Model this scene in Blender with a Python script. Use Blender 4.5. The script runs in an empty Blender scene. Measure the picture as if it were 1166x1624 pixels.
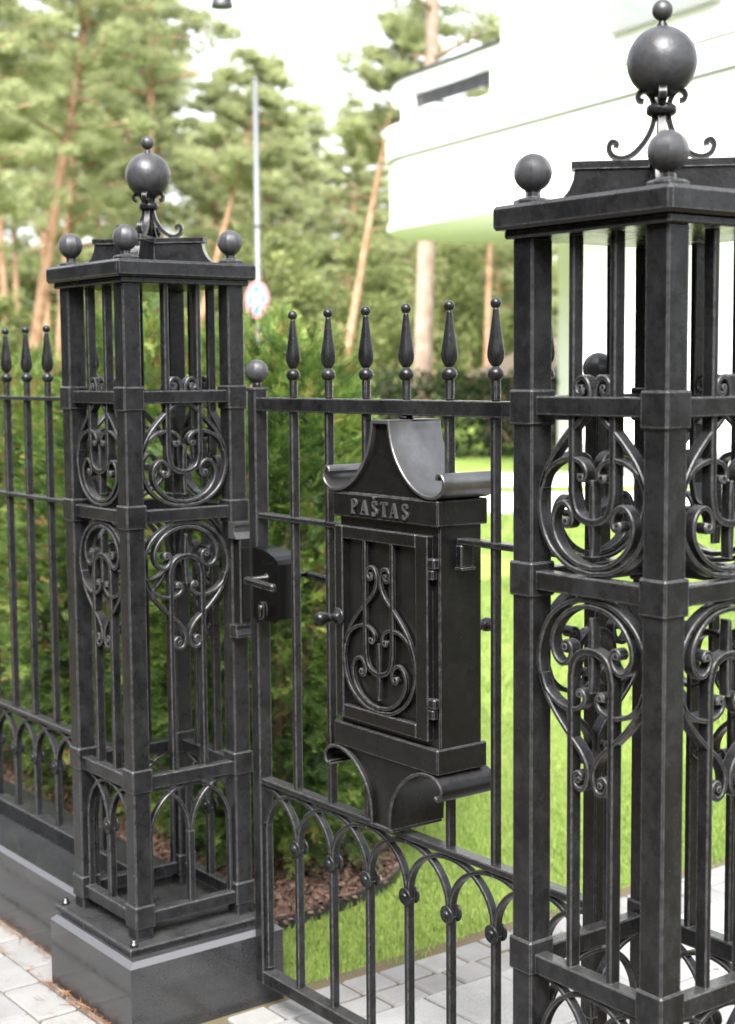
import bpy, math, random
import numpy as np
from mathutils import Vector, Matrix

random.seed(7); RNG = np.random.default_rng(7)
SC = bpy.context.scene
COL = SC.collection
PI = math.pi

# ------------------------------------------------------------------ camera
cam_d = bpy.data.cameras.new('camera'); cam = bpy.data.objects.new('camera', cam_d); COL.objects.link(cam)
YAW, PIT, ROLL = -0.92428, -0.0926976, -0.0079752
fw = Vector((math.sin(YAW)*math.cos(PIT), math.cos(YAW)*math.cos(PIT), math.sin(PIT)))
rt = Vector((math.cos(YAW), -math.sin(YAW), 0)); up = rt.cross(fw)
r2 = math.cos(ROLL)*rt + math.sin(ROLL)*up; u2 = -math.sin(ROLL)*rt + math.cos(ROLL)*up
cam.matrix_world = Matrix(((r2.x, u2.x, -fw.x, 3.737), (r2.y, u2.y, -fw.y, -1.820), (r2.z, u2.z, -fw.z, 1.702), (0, 0, 0, 1)))
cam_d.sensor_fit = 'HORIZONTAL'; cam_d.sensor_width = 36; cam_d.lens = 73.97
cam_d.clip_start = 0.05; cam_d.clip_end = 2000
cam_d.dof.use_dof = True; cam_d.dof.focus_distance = 3.15; cam_d.dof.aperture_fstop = 5.6
SC.camera = cam

# ------------------------------------------------------------------ sky, sun, exposure
SUN_EL, SUN_AZ = math.radians(50), math.radians(136)
w = bpy.data.worlds.new('World'); SC.world = w; w.use_nodes = True
nt = w.node_tree; nt.nodes.clear()
o = nt.nodes.new('ShaderNodeOutputWorld'); bg = nt.nodes.new('ShaderNodeBackground'); sk = nt.nodes.new('ShaderNodeTexSky')
sk.sky_type = 'NISHITA'; sk.sun_disc = False; sk.sun_elevation = SUN_EL; sk.sun_rotation = SUN_AZ
sk.dust_density = 4.0; sk.air_density = 1.0; sk.ozone_density = 1.0
hs = nt.nodes.new('ShaderNodeHueSaturation'); hs.inputs['Saturation'].default_value = 0.22
nt.links.new(sk.outputs[0], hs.inputs['Color']); nt.links.new(hs.outputs[0], bg.inputs[0]); nt.links.new(bg.outputs[0], o.inputs[0])
bg.inputs[1].default_value = 0.15
sun_d = bpy.data.lights.new('sun', 'SUN'); sun_d.energy = 3.4; sun_d.angle = math.radians(42); sun_d.color = (1.0, 0.96, 0.91)
sun = bpy.data.objects.new('sun', sun_d); COL.objects.link(sun)
sdir = Vector((math.sin(SUN_AZ)*math.cos(SUN_EL), math.cos(SUN_AZ)*math.cos(SUN_EL), math.sin(SUN_EL)))
sun.rotation_euler = sdir.to_track_quat('Z', 'Y').to_euler(); sun.location = sdir*60
SC.view_settings.view_transform = 'Standard'; SC.view_settings.look = 'None'; SC.view_settings.gamma = 1
SC.view_settings.exposure = 2.2
SC.view_settings.use_curve_mapping = False
SC.render.engine = 'CYCLES'
SC.cycles.max_bounces = 6; SC.cycles.transparent_max_bounces = 6
SC.cycles.use_denoising = True

# ------------------------------------------------------------------ materials
class NT:
    def __init__(s, name):
        s.m = bpy.data.materials.new(name); s.m.use_nodes = True; s.t = s.m.node_tree
        s.b = s.t.nodes['Principled BSDF']; s.out = s.t.nodes['Material Output']
    def n(s, kind, **kw):
        x = s.t.nodes.new('ShaderNode'+kind)
        for k, v in kw.items():
            if k in x.inputs: x.inputs[k].default_value = v
            else: setattr(x, k, v)
        return x
    def l(s, a, b): s.t.links.new(a, b)
    def ramp(s, fac, stops):
        r = s.t.nodes.new('ShaderNodeValToRGB'); e = r.color_ramp.elements
        while len(e) < len(stops): e.new(0.5)
        for i, (p, c) in enumerate(stops):
            e[i].position = p; e[i].color = (c, c, c, 1) if isinstance(c, (int, float)) else (*c, 1)
        s.l(fac, r.inputs[0]); return r
    def coord(s, which='Object'): return s.n('TexCoord').outputs[which]
    def noise(s, scale, detail=4, rough=.55, vec=None):
        x = s.n('TexNoise'); x.inputs['Scale'].default_value = scale; x.inputs['Detail'].default_value = detail; x.inputs['Roughness'].default_value = rough
        s.l(vec if vec is not None else s.coord(), x.inputs['Vector']); return x.outputs['Fac']
    def mix(s, fac, a, b, mode='MIX'):
        x = s.t.nodes.new('ShaderNodeMix'); x.data_type = 'RGBA'; x.blend_type = mode
        for sock, v in ((x.inputs[0], fac), (x.inputs[6], a), (x.inputs[7], b)):
            if hasattr(v, 'is_linked'): s.l(v, sock)
            elif isinstance(v, (int, float)): sock.default_value = v if sock.type == 'VALUE' else (v, v, v, 1)
            else: sock.default_value = (*v, 1)
        return x.outputs[2]
    def math(s, op, a, b=0.0):
        x = s.t.nodes.new('ShaderNodeMath'); x.operation = op
        for sock, v in ((x.inputs[0], a), (x.inputs[1], b)):
            if hasattr(v, 'is_linked'): s.l(v, sock)
            else: sock.default_value = v
        return x.outputs[0]
    def bump(s, h, dist, strength=1.0):
        x = s.n('Bump'); x.inputs['Distance'].default_value = dist; x.inputs['Strength'].default_value = strength
        s.l(h, x.inputs['Height']); s.l(x.outputs[0], s.b.inputs['Normal'])
    def set(s, **kw):
        for k, v in kw.items():
            i = s.b.inputs[k.replace('_', ' ')]
            if hasattr(v, 'is_linked'): s.l(v, i)
            else: i.default_value = (*v, 1) if isinstance(v, tuple) else v
        return s.m

def iron_mat(name, lo, hi, metal, r0, r1, wear_glint, gr=.115):
    k = NT(name); v = k.n('NewGeometry').outputs['Position']
    mp = k.n('Mapping'); mp.inputs['Scale'].default_value = (1, 1, .55); k.l(v, mp.inputs[0]); vs = mp.outputs[0]
    n1 = k.noise(14, 6, .65, vs); n2 = k.noise(75, 4, .6, v); n3 = k.noise(420, 2, .5, v)
    base = k.mix(k.ramp(n1, [(.2, 0), (.8, 1)]).outputs[0], lo, hi)
    base = k.mix(k.math('MULTIPLY', k.ramp(n2, [(.55, 0), (.75, 1)]).outputs[0], .5 if metal < .4 else .08), base, tuple(c*2.0 for c in hi))
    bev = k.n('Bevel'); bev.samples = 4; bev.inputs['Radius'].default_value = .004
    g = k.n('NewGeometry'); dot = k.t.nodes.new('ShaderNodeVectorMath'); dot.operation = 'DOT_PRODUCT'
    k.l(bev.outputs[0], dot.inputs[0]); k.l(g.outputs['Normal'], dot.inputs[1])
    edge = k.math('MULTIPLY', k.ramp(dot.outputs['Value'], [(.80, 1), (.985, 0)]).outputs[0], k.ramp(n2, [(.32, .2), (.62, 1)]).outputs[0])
    base = k.mix(k.math('MULTIPLY', edge, wear_glint), base, (.17, .17, .174))  # rubbed edges, lightened further to paint the edge highlights
    sep = k.n('SeparateXYZ'); k.l(g.outputs['Normal'], sep.inputs[0])
    dust = k.math('MULTIPLY', k.ramp(sep.outputs['Z'], [(.6, 0), (.95, 1)]).outputs[0], k.ramp(n1, [(.3, .25), (.7, 1)]).outputs[0])
    base = k.mix(k.math('MULTIPLY', dust, .55), base, (.05, .05, .05))
    mp2 = k.n('Mapping'); mp2.inputs['Scale'].default_value = (1, 1, .8); k.l(v, mp2.inputs[0])
    patch = k.math('MULTIPLY', k.ramp(k.noise(42, 8, .7, mp2.outputs[0]), [(.3, .3), (.75, 1.25)]).outputs[0], gr)
    big_ = k.ramp(k.noise(11, 5, .65, v), [(.36, .55), (.66, 1.7)]).outputs[0]
    patch = k.math('MULTIPLY', patch, big_)
    fleck = k.ramp(k.noise(240, 3, .6, v), [(.69, 0), (.76, 1)]).outputs[0]
    base = k.mix(k.math('MULTIPLY', fleck, .35 if metal < .4 else 0.0), base, (.12, .12, .125))
    base = k.mix(patch, base, (.085, .088, .096))
    met = k.math('MAXIMUM', k.math('MULTIPLY', patch, .8), metal)
    rough = k.ramp(n1, [(.2, r1), (.8, r0)]).outputs[0]
    k.bump(k.math('ADD', k.math('MULTIPLY', n3, .4), n2), .0014, .5)
    k.b.inputs['Specular IOR Level'].default_value = .23
    return k.set(Base_Color=base, Metallic=met, Roughness=rough)
M = {}
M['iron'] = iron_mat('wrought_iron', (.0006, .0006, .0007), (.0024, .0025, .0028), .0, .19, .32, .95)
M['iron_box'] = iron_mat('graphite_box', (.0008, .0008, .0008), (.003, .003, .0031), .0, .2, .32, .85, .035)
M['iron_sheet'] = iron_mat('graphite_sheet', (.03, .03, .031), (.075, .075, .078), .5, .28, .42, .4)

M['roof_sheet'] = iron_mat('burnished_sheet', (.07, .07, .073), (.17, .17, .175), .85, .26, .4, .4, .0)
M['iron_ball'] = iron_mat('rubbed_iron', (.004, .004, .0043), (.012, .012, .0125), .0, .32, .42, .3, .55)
k = NT('steel_bolt'); M['steel'] = k.set(Base_Color=(.07, .07, .073), Metallic=1.0, Roughness=.4)
k = NT('black_plastic'); M['black'] = k.set(Base_Color=(.002, .002, .0022), Roughness=.32, Specular_IOR_Level=.25)
k = NT('brass_cylinder'); M['brass'] = k.set(Base_Color=(.2, .18, .15), Metallic=1.0, Roughness=.35)

k = NT('granite'); v = k.coord()
sp = k.noise(330, 2, .7, v); big = k.noise(4, 3, .5, v)
c = k.mix(k.ramp(sp, [(.38, 0), (.66, 1)]).outputs[0], (.007, .0075, .0085), (.03, .031, .033))
c = k.mix(k.math('MULTIPLY', k.ramp(big, [(.4, 0), (.7, 1)]).outputs[0], .3), c, (.05, .05, .05))
M['granite'] = k.set(Base_Color=c, Roughness=k.ramp(k.noise(30, 4, .6, v), [(.3, .07), (.7, .2)]).outputs[0])
k = NT('granite_sawn'); M['granite_edge'] = k.set(Base_Color=k.mix(k.noise(300, 2, .6), (.038, .04, .046), (.065, .067, .075)), Roughness=.55)

def stone(name, a, b, spec, scale, rough=.8):
    k = NT(name); v = k.n('NewGeometry').outputs['Position']; rnd = k.n('ObjectInfo').outputs['Random']
    c = k.mix(rnd, a, b)
    c = k.mix(k.math('MULTIPLY', k.ramp(k.noise(scale, 3, .7, v), [(.42, 0), (.62, 1)]).outputs[0], spec), c, tuple(x*.45 for x in a))
    c = k.mix(k.math('MULTIPLY', k.ramp(k.noise(7, 4, .6, v), [(.42, 0), (.72, 1)]).outputs[0], .5), c, tuple(x*q_ for x, q_ in zip(a, (.6, .58, .52))))
    k.bump(k.noise(120, 4, .6, v), .002, .5)
    return k.set(Base_Color=c, Roughness=rough)
M['paver'] = stone('paver_stone', (.145, .145, .147), (.195, .193, .188), .35, 260)
M['slab'] = stone('path_slab', (.23, .23, .232), (.27, .27, .266), .6, 300)
M['concrete'] = stone('pale_concrete', (.5, .5, .5), (.52, .52, .51), .1, 60)
k = NT('joint_sand'); v = k.n('NewGeometry').outputs['Position']
c = k.mix(k.ramp(k.noise(9, 4, .6, v), [(.42, 0), (.6, 1)]).outputs[0], (.05, .038, .024), (.04, .052, .012))
M['sand'] = k.set(Base_Color=k.mix(k.noise(160, 2, .6, v), c, (.075, .05, .03)), Roughness=.95)
k = NT('soil'); v = k.n('NewGeometry').outputs['Position']
M['soil'] = k.set(Base_Color=k.mix(k.noise(.35, 6, .6, v), (.05, .035, .02), (.07, .085, .03)), Roughness=.95)
k = NT('lawn_base'); v = k.n('NewGeometry').outputs['Position']
c = k.mix(k.ramp(k.noise(1.6, 5, .6, v), [(.35, 0), (.65, 1)]).outputs[0], (.125, .2, .022), (.21, .29, .04))
c = k.mix(k.math('MULTIPLY', k.ramp(k.noise(45, 4, .7, v), [(.4, 0), (.65, 1)]).outputs[0], .6), c, (.06, .1, .02))
k.bump(k.noise(60, 4, .7, v), .03, .8)
M['lawn'] = k.set(Base_Color=c, Roughness=.9)
k = NT('mulch_base'); M['mulch_base'] = k.set(Base_Color=k.mix(k.noise(60, 4, .6), (.03, .018, .012), (.09, .05, .032)), Roughness=.95)

def leaf(name, ramp, trans=.35, rough=.6):
    k = NT(name); a = k.n('Attribute'); a.attribute_name = 'tint'
    c = k.ramp(a.outputs['Fac'], ramp).outputs[0]
    k.set(Base_Color=c, Roughness=rough); k.b.inputs['Specular IOR Level'].default_value = .3
    tr = k.n('BsdfTranslucent'); k.l(c, tr.inputs[0]); mx = k.n('MixShader'); mx.inputs[0].default_value = trans
    k.l(k.b.outputs[0], mx.inputs[1]); k.l(tr.outputs[0], mx.inputs[2]); k.l(mx.outputs[0], k.out.inputs[0])
    return k.m
M['grass'] = leaf('grass_blades', [(0, (.07, .125, .024)), (.6, (.17, .25, .055)), (.9, (.28, .33, .1)), (1, (.26, .2, .1))], .4)
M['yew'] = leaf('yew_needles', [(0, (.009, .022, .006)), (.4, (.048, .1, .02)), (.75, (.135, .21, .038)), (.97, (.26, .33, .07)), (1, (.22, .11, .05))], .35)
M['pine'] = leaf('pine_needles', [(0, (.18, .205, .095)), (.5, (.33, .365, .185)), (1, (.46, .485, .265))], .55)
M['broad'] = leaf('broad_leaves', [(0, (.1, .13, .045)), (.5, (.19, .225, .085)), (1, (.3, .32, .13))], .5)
M['hedge'] = leaf('hedge_leaves', [(0, (.005, .012, .003)), (.6, (.016, .03, .006)), (1, (.04, .06, .01))], .25)
M['chip'] = leaf('bark_chips', [(0, (.022, .013, .009)), (.5, (.075, .044, .03)), (.85, (.13, .08, .056)), (1, (.2, .135, .1))], 0.0, .8)
M['needle'] = leaf('dry_needles', [(0, (.05, .025, .012)), (.5, (.13, .06, .025)), (1, (.22, .12, .06))], 0.0, .8)
k = NT('pine_bark'); v = k.n('NewGeometry').outputs['Position']
M['bark'] = k.set(Base_Color=k.mix(k.ramp(k.noise(3.5, 5, .65, v), [(.35, 0), (.65, 1)]).outputs[0], (.22, .115, .07), (.38, .235, .155)), Roughness=.9)
k = NT('grey_bark'); v = k.n('NewGeometry').outputs['Position']
M['bark_grey'] = k.set(Base_Color=k.mix(k.ramp(k.noise(3, 5, .65, v), [(.35, 0), (.65, 1)]).outputs[0], (.28, .19, .15), (.46, .35, .29)), Roughness=.9)
k = NT('brown_twig'); M['twig'] = k.set(Base_Color=k.mix(k.noise(40), (.05, .032, .02), (.1, .065, .04)), Roughness=.9)
k = NT('white_render'); M['white'] = k.set(Base_Color=k.mix(k.noise(2, 5, .6), (.78, .79, .785), (.83, .83, .825)), Roughness=.85)
k = NT('grey_trim'); M['trim'] = k.set(Base_Color=(.2, .21, .205), Roughness=.6)
k = NT('dark_metal'); M['dark'] = k.set(Base_Color=(.012, .012, .014), Roughness=.4)
k = NT('window_glass'); M['glass'] = k.set(Base_Color=(.2, .235, .215), Roughness=.05, Metallic=.0, IOR=1.6)
k = NT('galvanised'); M['galv'] = k.set(Base_Color=k.mix(k.noise(12), (.075, .08, .083), (.12, .126, .13)), Roughness=.5, Metallic=.3)
k = NT('sign_red'); M['sred'] = k.set(Base_Color=(.42, .2, .25), Roughness=.4)  # red paled to pink, overexposed glare put into the colour
k = NT('sign_blue'); M['sblue'] = k.set(Base_Color=(.09, .22, .33), Roughness=.4)
k = NT('hut_shingle'); M['shingle'] = k.set(Base_Color=k.mix(k.noise(8), (.08, .064, .042), (.14, .11, .075)), Roughness=.9)
k = NT('old_wood'); M['wood'] = k.set(Base_Color=k.mix(k.noise(10), (.12, .085, .06), (.22, .16, .11)), Roughness=.85)

# ------------------------------------------------------------------ mesh builder
def catmull(P, n=6):
    P = [np.array(p, float) for p in P]; out = []
    Q = [2*P[0]-P[1]] + P + [2*P[-1]-P[-2]]
    for i in range(1, len(Q)-2):
        a, b, c, d = Q[i-1], Q[i], Q[i+1], Q[i+2]
        for j in range(n):
            t = j/n
            out.append(.5*((2*b)+(c-a)*t+(2*a-5*b+4*c-d)*t*t+(3*b-a-3*c+d)*t**3))
    out.append(P[-1]); return out

class MB:
    def __init__(s): s.v = []; s.f = []; s.sm = []
    def add(s, vs, fs, smooth=False):
        o = len(s.v); s.v += [tuple(map(float, p)) for p in vs]
        s.f += [tuple(i+o for i in f) for f in fs]; s.sm += [smooth]*len(fs); return s
    def box(s, x0, x1, y0, y1, z0, z1, c=.002):
        c = min(c, .45*min(x1-x0, y1-y0, z1-z0))
        X, Y, Z = (x0, x1), (y0, y1), (z0, z1); vs = []; idx = {}
        for i in (0, 1):
            for j in (0, 1):
                for k_ in (0, 1):
                    p = (X[i], Y[j], Z[k_]); si = (c if i == 0 else -c, c if j == 0 else -c, c if k_ == 0 else -c)
                    for ax in range(3):
                        q = [p[d]+(0 if d == ax else si[d]) for d in range(3)]
                        idx[(i, j, k_, ax)] = len(vs); vs.append(q)
        F = []
        def face(*ks, flip): 
            f = [idx[q] for q in ks]; F.append(f[::-1] if flip else f)
        for e in (0, 1):
            face((e, 0, 0, 0), (e, 1, 0, 0), (e, 1, 1, 0), (e, 0, 1, 0), flip=(e == 0))
            face((0, e, 0, 1), (0, e, 1, 1), (1, e, 1, 1), (1, e, 0, 1), flip=(e == 0))
            face((0, 0, e, 2), (1, 0, e, 2), (1, 1, e, 2), (0, 1, e, 2), flip=(e == 0))
        for a in (0, 1):
            for b in (0, 1):
                face((a, b, 0, 0), (a, b, 0, 1), (a, b, 1, 1), (a, b, 1, 0), flip=(a != b) ^ True ^ True if False else (a == b))
                face((a, 0, b, 0), (a, 1, b, 0), (a, 1, b, 2), (a, 0, b, 2), flip=(a == b) ^ True)
                face((0, a, b, 1), (1, a, b, 1), (1, a, b, 2), (0, a, b, 2), flip=(a == b))
        for i in (0, 1):
            for j in (0, 1):
                for k_ in (0, 1):
                    face((i, j, k_, 0), (i, j, k_, 1), (i, j, k_, 2), flip=((i+j+k_) % 2 == 0))
        return s.add(vs, F)
    def lathe(s, prof, n=24, org=(0, 0, 0), axis='z', smooth=True, mod=None):
        vs = []; F = []; m = len(prof)
        for (r, z) in prof:
            for i in range(n):
                a = 2*PI*i/n; rr = r*(mod(a, z) if mod else 1)
                p = (rr*math.cos(a), rr*math.sin(a), z)
                if axis == 'y': p = (p[0], p[2], -p[1])
                elif axis == 'x': p = (p[2], p[0], p[1])
                vs.append((p[0]+org[0], p[1]+org[1], p[2]+org[2]))
        for j in range(m-1):
            for i in range(n):
                F.append((j*n+i, j*n+(i+1) % n, (j+1)*n+(i+1) % n, (j+1)*n+i))
        F.append(tuple(range(n))[::-1]); F.append(tuple((m-1)*n+i for i in range(n)))
        return s.add(vs, F, smooth)
    def ball(s, r, org, n=24, m=14): 
        return s.lathe([(max(r*math.sin(PI*i/m), 1e-4), -r*math.cos(PI*i/m)) for i in range(m+1)], n, org)
    def ribbon(s, pts, t, d, fn, c=.0016, n=6, taper=None, smooth=True):
        """flat bar swept along a 2-D path; t in-plane thickness, d depth; fn(a,b,depth)->xyz"""
        P = catmull(pts, n) if n > 1 else [np.array(p, float) for p in pts]
        N = len(P); vs = []; F = []
        for i in range(N):
            T = P[min(i+1, N-1)]-P[max(i-1, 0)]; L = math.hypot(*T) or 1; T = T/L; nn = np.array((-T[1], T[0]))
            tt = t/2
            if taper: tt *= taper(i/(N-1))
            dd = d/2; cc = min(c, tt*.6)
            for (a, b) in ((-tt+cc, -dd), (tt-cc, -dd), (tt, -dd+cc), (tt, dd-cc), (tt-cc, dd), (-tt+cc, dd), (-tt, dd-cc), (-tt, -dd+cc)):
                q = P[i]+nn*a; vs.append(fn(q[0], q[1], b))
        for i in range(N-1):
            for j in range(8): F.append((i*8+j, i*8+(j+1) % 8, (i+1)*8+(j+1) % 8, (i+1)*8+j))
        s.add(vs, F, False)
        o_ = len(s.v)-len(vs)
        s.f += [tuple(o_+i for i in range(8))[::-1], tuple(o_+(N-1)*8+i for i in range(8))]; s.sm += [False, False]
        return s
    def tube(s, pts, radii, n=8, smooth=True):
        vs = []; F = []; N = len(pts); pts = [Vector(p) for p in pts]
        for i in range(N):
            T = (pts[min(i+1, N-1)]-pts[max(i-1, 0)]).normalized()
            a = T.cross(Vector((0, 0, 1)) if abs(T.z) < .9 else Vector((1, 0, 0))).normalized(); b = T.cross(a)
            for j in range(n):
                q = 2*PI*j/n; vs.append(pts[i]+(a*math.cos(q)+b*math.sin(q))*radii[i])
        for i in range(N-1):
            for j in range(n): F.append((i*n+j, (i+1)*n+j, (i+1)*n+(j+1) % n, i*n+(j+1) % n))
        F.append(tuple(range(n))); F.append(tuple((N-1)*n+i for i in range(n))[::-1])
        return s.add(vs, F, smooth)
    def prism(s, poly, z0, z1, fn=lambda a, b, d: (a, b, d)):
        n = len(poly); vs = [fn(a, b, z0) for a, b in poly]+[fn(a, b, z1) for a, b in poly]
        F = [tuple(range(n))[::-1], tuple(range(n, 2*n))]+[(i, (i+1) % n, n+(i+1) % n, n+i) for i in range(n)]
        return s.add(vs, F)
    def xf(s, M4):
        s.v = [tuple(M4 @ Vector(p)) for p in s.v]; return s
    def mesh(s, name, mat, org=(0, 0, 0)):
        me = bpy.data.meshes.new(name)
        me.from_pydata([(a-org[0], b-org[1], c-org[2]) for a, b, c in s.v], [], s.f); me.materials.append(mat)
        me.polygons.foreach_set('use_smooth', s.sm)
        import bmesh
        bm = bmesh.new(); bm.from_mesh(me); bmesh.ops.recalc_face_normals(bm, faces=bm.faces); bm.to_mesh(me); bm.free()
        return me
    def build(s, name, mat, parent=None, org=(0, 0, 0), loc=None):
        return obj(name, s.mesh(name, mat, org), parent, loc)

def obj(name, me, parent=None, loc=None):
    o = bpy.data.objects.new(name, me); COL.objects.link(o)
    if parent is not None: o.parent = parent
    if loc is not None: o.location = loc
    return o
def tag(o, label, cat, group=None):
    o['label'] = label; o['category'] = cat
    if group: o['group'] = group
    return o
def thing(name, label, cat, loc=(0, 0, 0), group=None):
    o = obj(name, None, None, loc); o.empty_display_size = .2; return tag(o, label, cat, group)
def struct(o, label=None, kind='structure'):
    o['kind'] = kind
    if label: o['label'] = label
    return o
def dup(o, parent=None):
    c = o.copy(); COL.objects.link(c); c.parent = parent
    for ch in list(o.children): dup(ch, c)
    return c
def mesh_np(name, V, F, mat, tint=None, smooth=False):
    """V (n,3), F (m,k) index array with constant k, tint per vertex"""
    me = bpy.data.meshes.new(name); kk = F.shape[1]
    me.vertices.add(len(V)); me.vertices.foreach_set('co', np.ascontiguousarray(V, dtype=np.float32).ravel())
    me.loops.add(F.size); me.loops.foreach_set('vertex_index', np.ascontiguousarray(F, dtype=np.int32).ravel())
    me.polygons.add(len(F)); me.polygons.foreach_set('loop_start', np.arange(0, F.size, kk, dtype=np.int32))
    me.polygons.foreach_set('loop_total', np.full(len(F), kk, dtype=np.int32))
    if tint is not None:
        a = me.attributes.new('tint', 'FLOAT', 'POINT'); a.data.foreach_set('value', np.ascontiguousarray(tint, dtype=np.float32))
    me.materials.append(mat); me.update(); me.validate(); return me

# ================================================================== GROUND
g = MB().add([(-130, -130, -.05), (130, -130, -.05), (130, 130, -.05), (-130, 130, -.05)], [(0, 1, 2, 3)]).build('ground', M['soil'])
struct(g, 'brown green forest floor and garden soil')
lawn = MB().add([(-60, .42, -.012), (.40, .42, -.012), (.40, 60, -.012), (-60, 60, -.012)], [(0, 1, 2, 3)]).build('lawn', M['lawn'])
struct(lawn, 'bright green mown lawn behind the gate')
side = MB().add([(-9, -6, -.01), (6, -6, -.01), (6, .42, -.01), (-9, .42, -.01)], [(0, 1, 2, 3)]).build('pavement', M['sand'])
struct(side, 'light grey block pavement in front of the fence')
path = MB().add([(.36, .424, -.006), (3.2, .424, -.006), (3.2, 9, -.006), (.36, 9, -.006)], [(0, 1, 2, 3)]).build('garden_path', M['sand'])
struct(path, 'pale stone path leading from the gate into the garden')

def pave_mesh(name, lx, ly, mat, c=.005):
    return MB().box(-lx/2, lx/2, -ly/2, ly/2, -.05, 0, c).mesh(name, mat)
pm = [pave_mesh('paver', .232, .112, M['paver']), pave_mesh('paver', .226, .114, M['paver'])]
def put(me, x, y, parent, name, dz=0):
    o = obj(name, me, parent, (x, y, dz+random.uniform(-.0015, .0015)))
    o.rotation_euler = (random.uniform(-.006, .006), random.uniform(-.006, .006), random.uniform(-.012, .012)); return o
for r in range(-1, 11):
    y = -.02-.12*r
    off = (.0, .105, .05, .17)[r % 4]
    for i in range(-10, 9):
        x = -.335+.238*i+off
        if r == -1: 
            if x < .5 or x > 1.68: continue
        put(random.choice(pm), x, y, side, 'paver')
bm_ = [pave_mesh('paver', .105, .118, M['paver']), pave_mesh('paver', .1, .12, M['paver'])]
for j in range(34):
    y = .26+.1265*j
    for i, x in enumerate((.475, .585)):
        put(random.choice(bm_), x+random.uniform(-.004, .004), y+.02*i, path if y > .42 else side, 'paver')
sl = pave_mesh('slab', .355, .255, M['slab'], .004)
for j in range(16):
    for i in range(3):
        y = .305+.26*j
        put(sl, .822+.36*i+(.0 if j % 2 else .0), y, path if y > .42 else side, 'slab', .001)

# ================================================================== PILLAR
PC = (.13, .18); D = 1.8037; GT = .20      # pillar centre, spacing of the pillars, top of granite block
MIR = 1.333
def scroll_curves():
    """half-motif (right side), t measured from the centre of the rail"""
    outer = [(0, .022), (.05, .030), (.092, .055), (.116, .088), (.127, .13), (.121, .172), (.103, .209), (.076, .241), (.048, .267), (.025, .287), (.010, .309), (.006, .330), (.013, .350), (.026, .356), (.038, .348), (.039, .335), (.031, .327), (.023, .331), (.023, .338)]
    arch = [(.121, .165), (.110, .190), (.086, .209), (.055, .218), (.030, .214), (.016, .202), (.015, .190), (.022, .182), (.030, .185), (.029, .192)]
    inner = [(0, .033), (.036, .039), (.068, .057), (.089, .084), (.094, .110), (.086, .131), (.070, .141), (.055, .134), (.047, .119), (.050, .105), (.060, .101), (.066, .108), (.062, .114)]
    return outer, arch, inner
OUT, ARC, INN = scroll_curves()
EYES = {'o': (.026, .339), 'a': (.024, .188), 'i': (.060, .110)}
def motif(fn, t, d, mats, parent, names, org, z0, flip, bar_to, bw=.013, bd=.024, cache=None):
    """fn(s,z,depth). builds heart scroll + children; returns list of objects"""
    zz = (lambda q: z0-q) if flip else (lambda q: z0+q)
    def both(path, mb, eye):
        for sg in (1, -1):
            mb.ribbon([(sg*a, zz(b)) for a, b in path], t, d, fn, n=5)
            ex, ez = sg*eye[0], zz(eye[1])
            ring = [(.0055*math.cos(q), .0055*math.sin(q)) for q in np.linspace(0, 2*PI, 11)[:-1]]
            mb.prism([(ex+a, ez+b) for a, b in ring], -d/2-.001, d/2+.001, fn)
    def mk(nm, mb, par): return mb.build(nm, mats, par, org)
    mb = MB(); both(OUT, mb, EYES['o']); h = mk(names[0], mb, parent)
    mb = MB(); both(ARC, mb, EYES['a']); mk('curl', mb, h)
    mb = MB(); both(INN, mb, EYES['i']); mk('inner_scroll', mb, h)
    mb = MB().ribbon([(0, zz(.052)), (0, zz(.09)), (0, zz(.15)), (0, zz(.183))], .012, d*.9, fn, n=2, taper=lambda u: .55+.45*math.sin(PI*u)); mk('spike', mb, h)
    U = [(-.048, bar_to), (-.048, (zz(.2)+bar_to)/2), (-.048, zz(.19)), (-.047, zz(.155)), (-.038, zz(.127)), (-.02, zz(.1145)), (0, zz(.111)), (.02, zz(.1145)), (.038, zz(.127)), (.047, zz(.155)), (.048, zz(.19)), (.048, (zz(.2)+bar_to)/2), (.048, bar_to)]
    mb = MB().ribbon(U, bw, bd, fn, n=4); mk('hairpin_bar', mb, parent)

def rosette(mb, x, z, fn_org, axis_sign):
    pass
def face_fn(kf, off=.155):
    c_, s_ = round(math.cos(kf*PI/2)), round(math.sin(kf*PI/2))
    # face 0 = street side (-y): s -> x, depth + = inward
    def fn(s, z, d):
        x, y = s, -off+d
        return (c_*x-s_*y, s_*x+c_*y, z)
    return fn

def rosette_mesh(mat):
    prof = [(.0001, -.001), (.0205, -.001), (.021, .002), (.0185, .0045), (.015, .003), (.0105, .003), (.0095, .006), (.006, .0095), (.0001, .0108)]
    return MB().lathe(prof, 20, axis='y').mesh('rosette', mat)
ROS = rosette_mesh(M['iron'])
def put_rosette(parent, x, y, z, sign, rz=0):
    o = obj('rosette', ROS, parent, (x, y, z)); o.rotation_euler = (0, 0, rz+(PI if sign < 0 else 0)); return o

def ball_finial(mb, r, org):   # forged ball: eight gores that meet in soft ridges
    m = 14; G = 8; C_ = 4
    for g_ in range(G):
        vs = []; F = []
        for i in range(m+1):
            th = PI*i/m; rr = max(r*math.sin(th), 1e-4); z = -r*math.cos(th)
            for j in range(C_+1):
                a = (g_+j/C_)*2*PI/G; f_ = 1+.6*(math.cos(PI/G)/math.cos(a-(g_+.5)*2*PI/G)-1)
                vs.append((org[0]+rr*f_*math.cos(a), org[1]+rr*f_*math.sin(a), org[2]+z))
        for i in range(m):
            for j in range(C_): F.append((i*(C_+1)+j, i*(C_+1)+j+1, (i+1)*(C_+1)+j+1, (i+1)*(C_+1)+j))
        mb.add(vs, F, True)
    return mb

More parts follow.
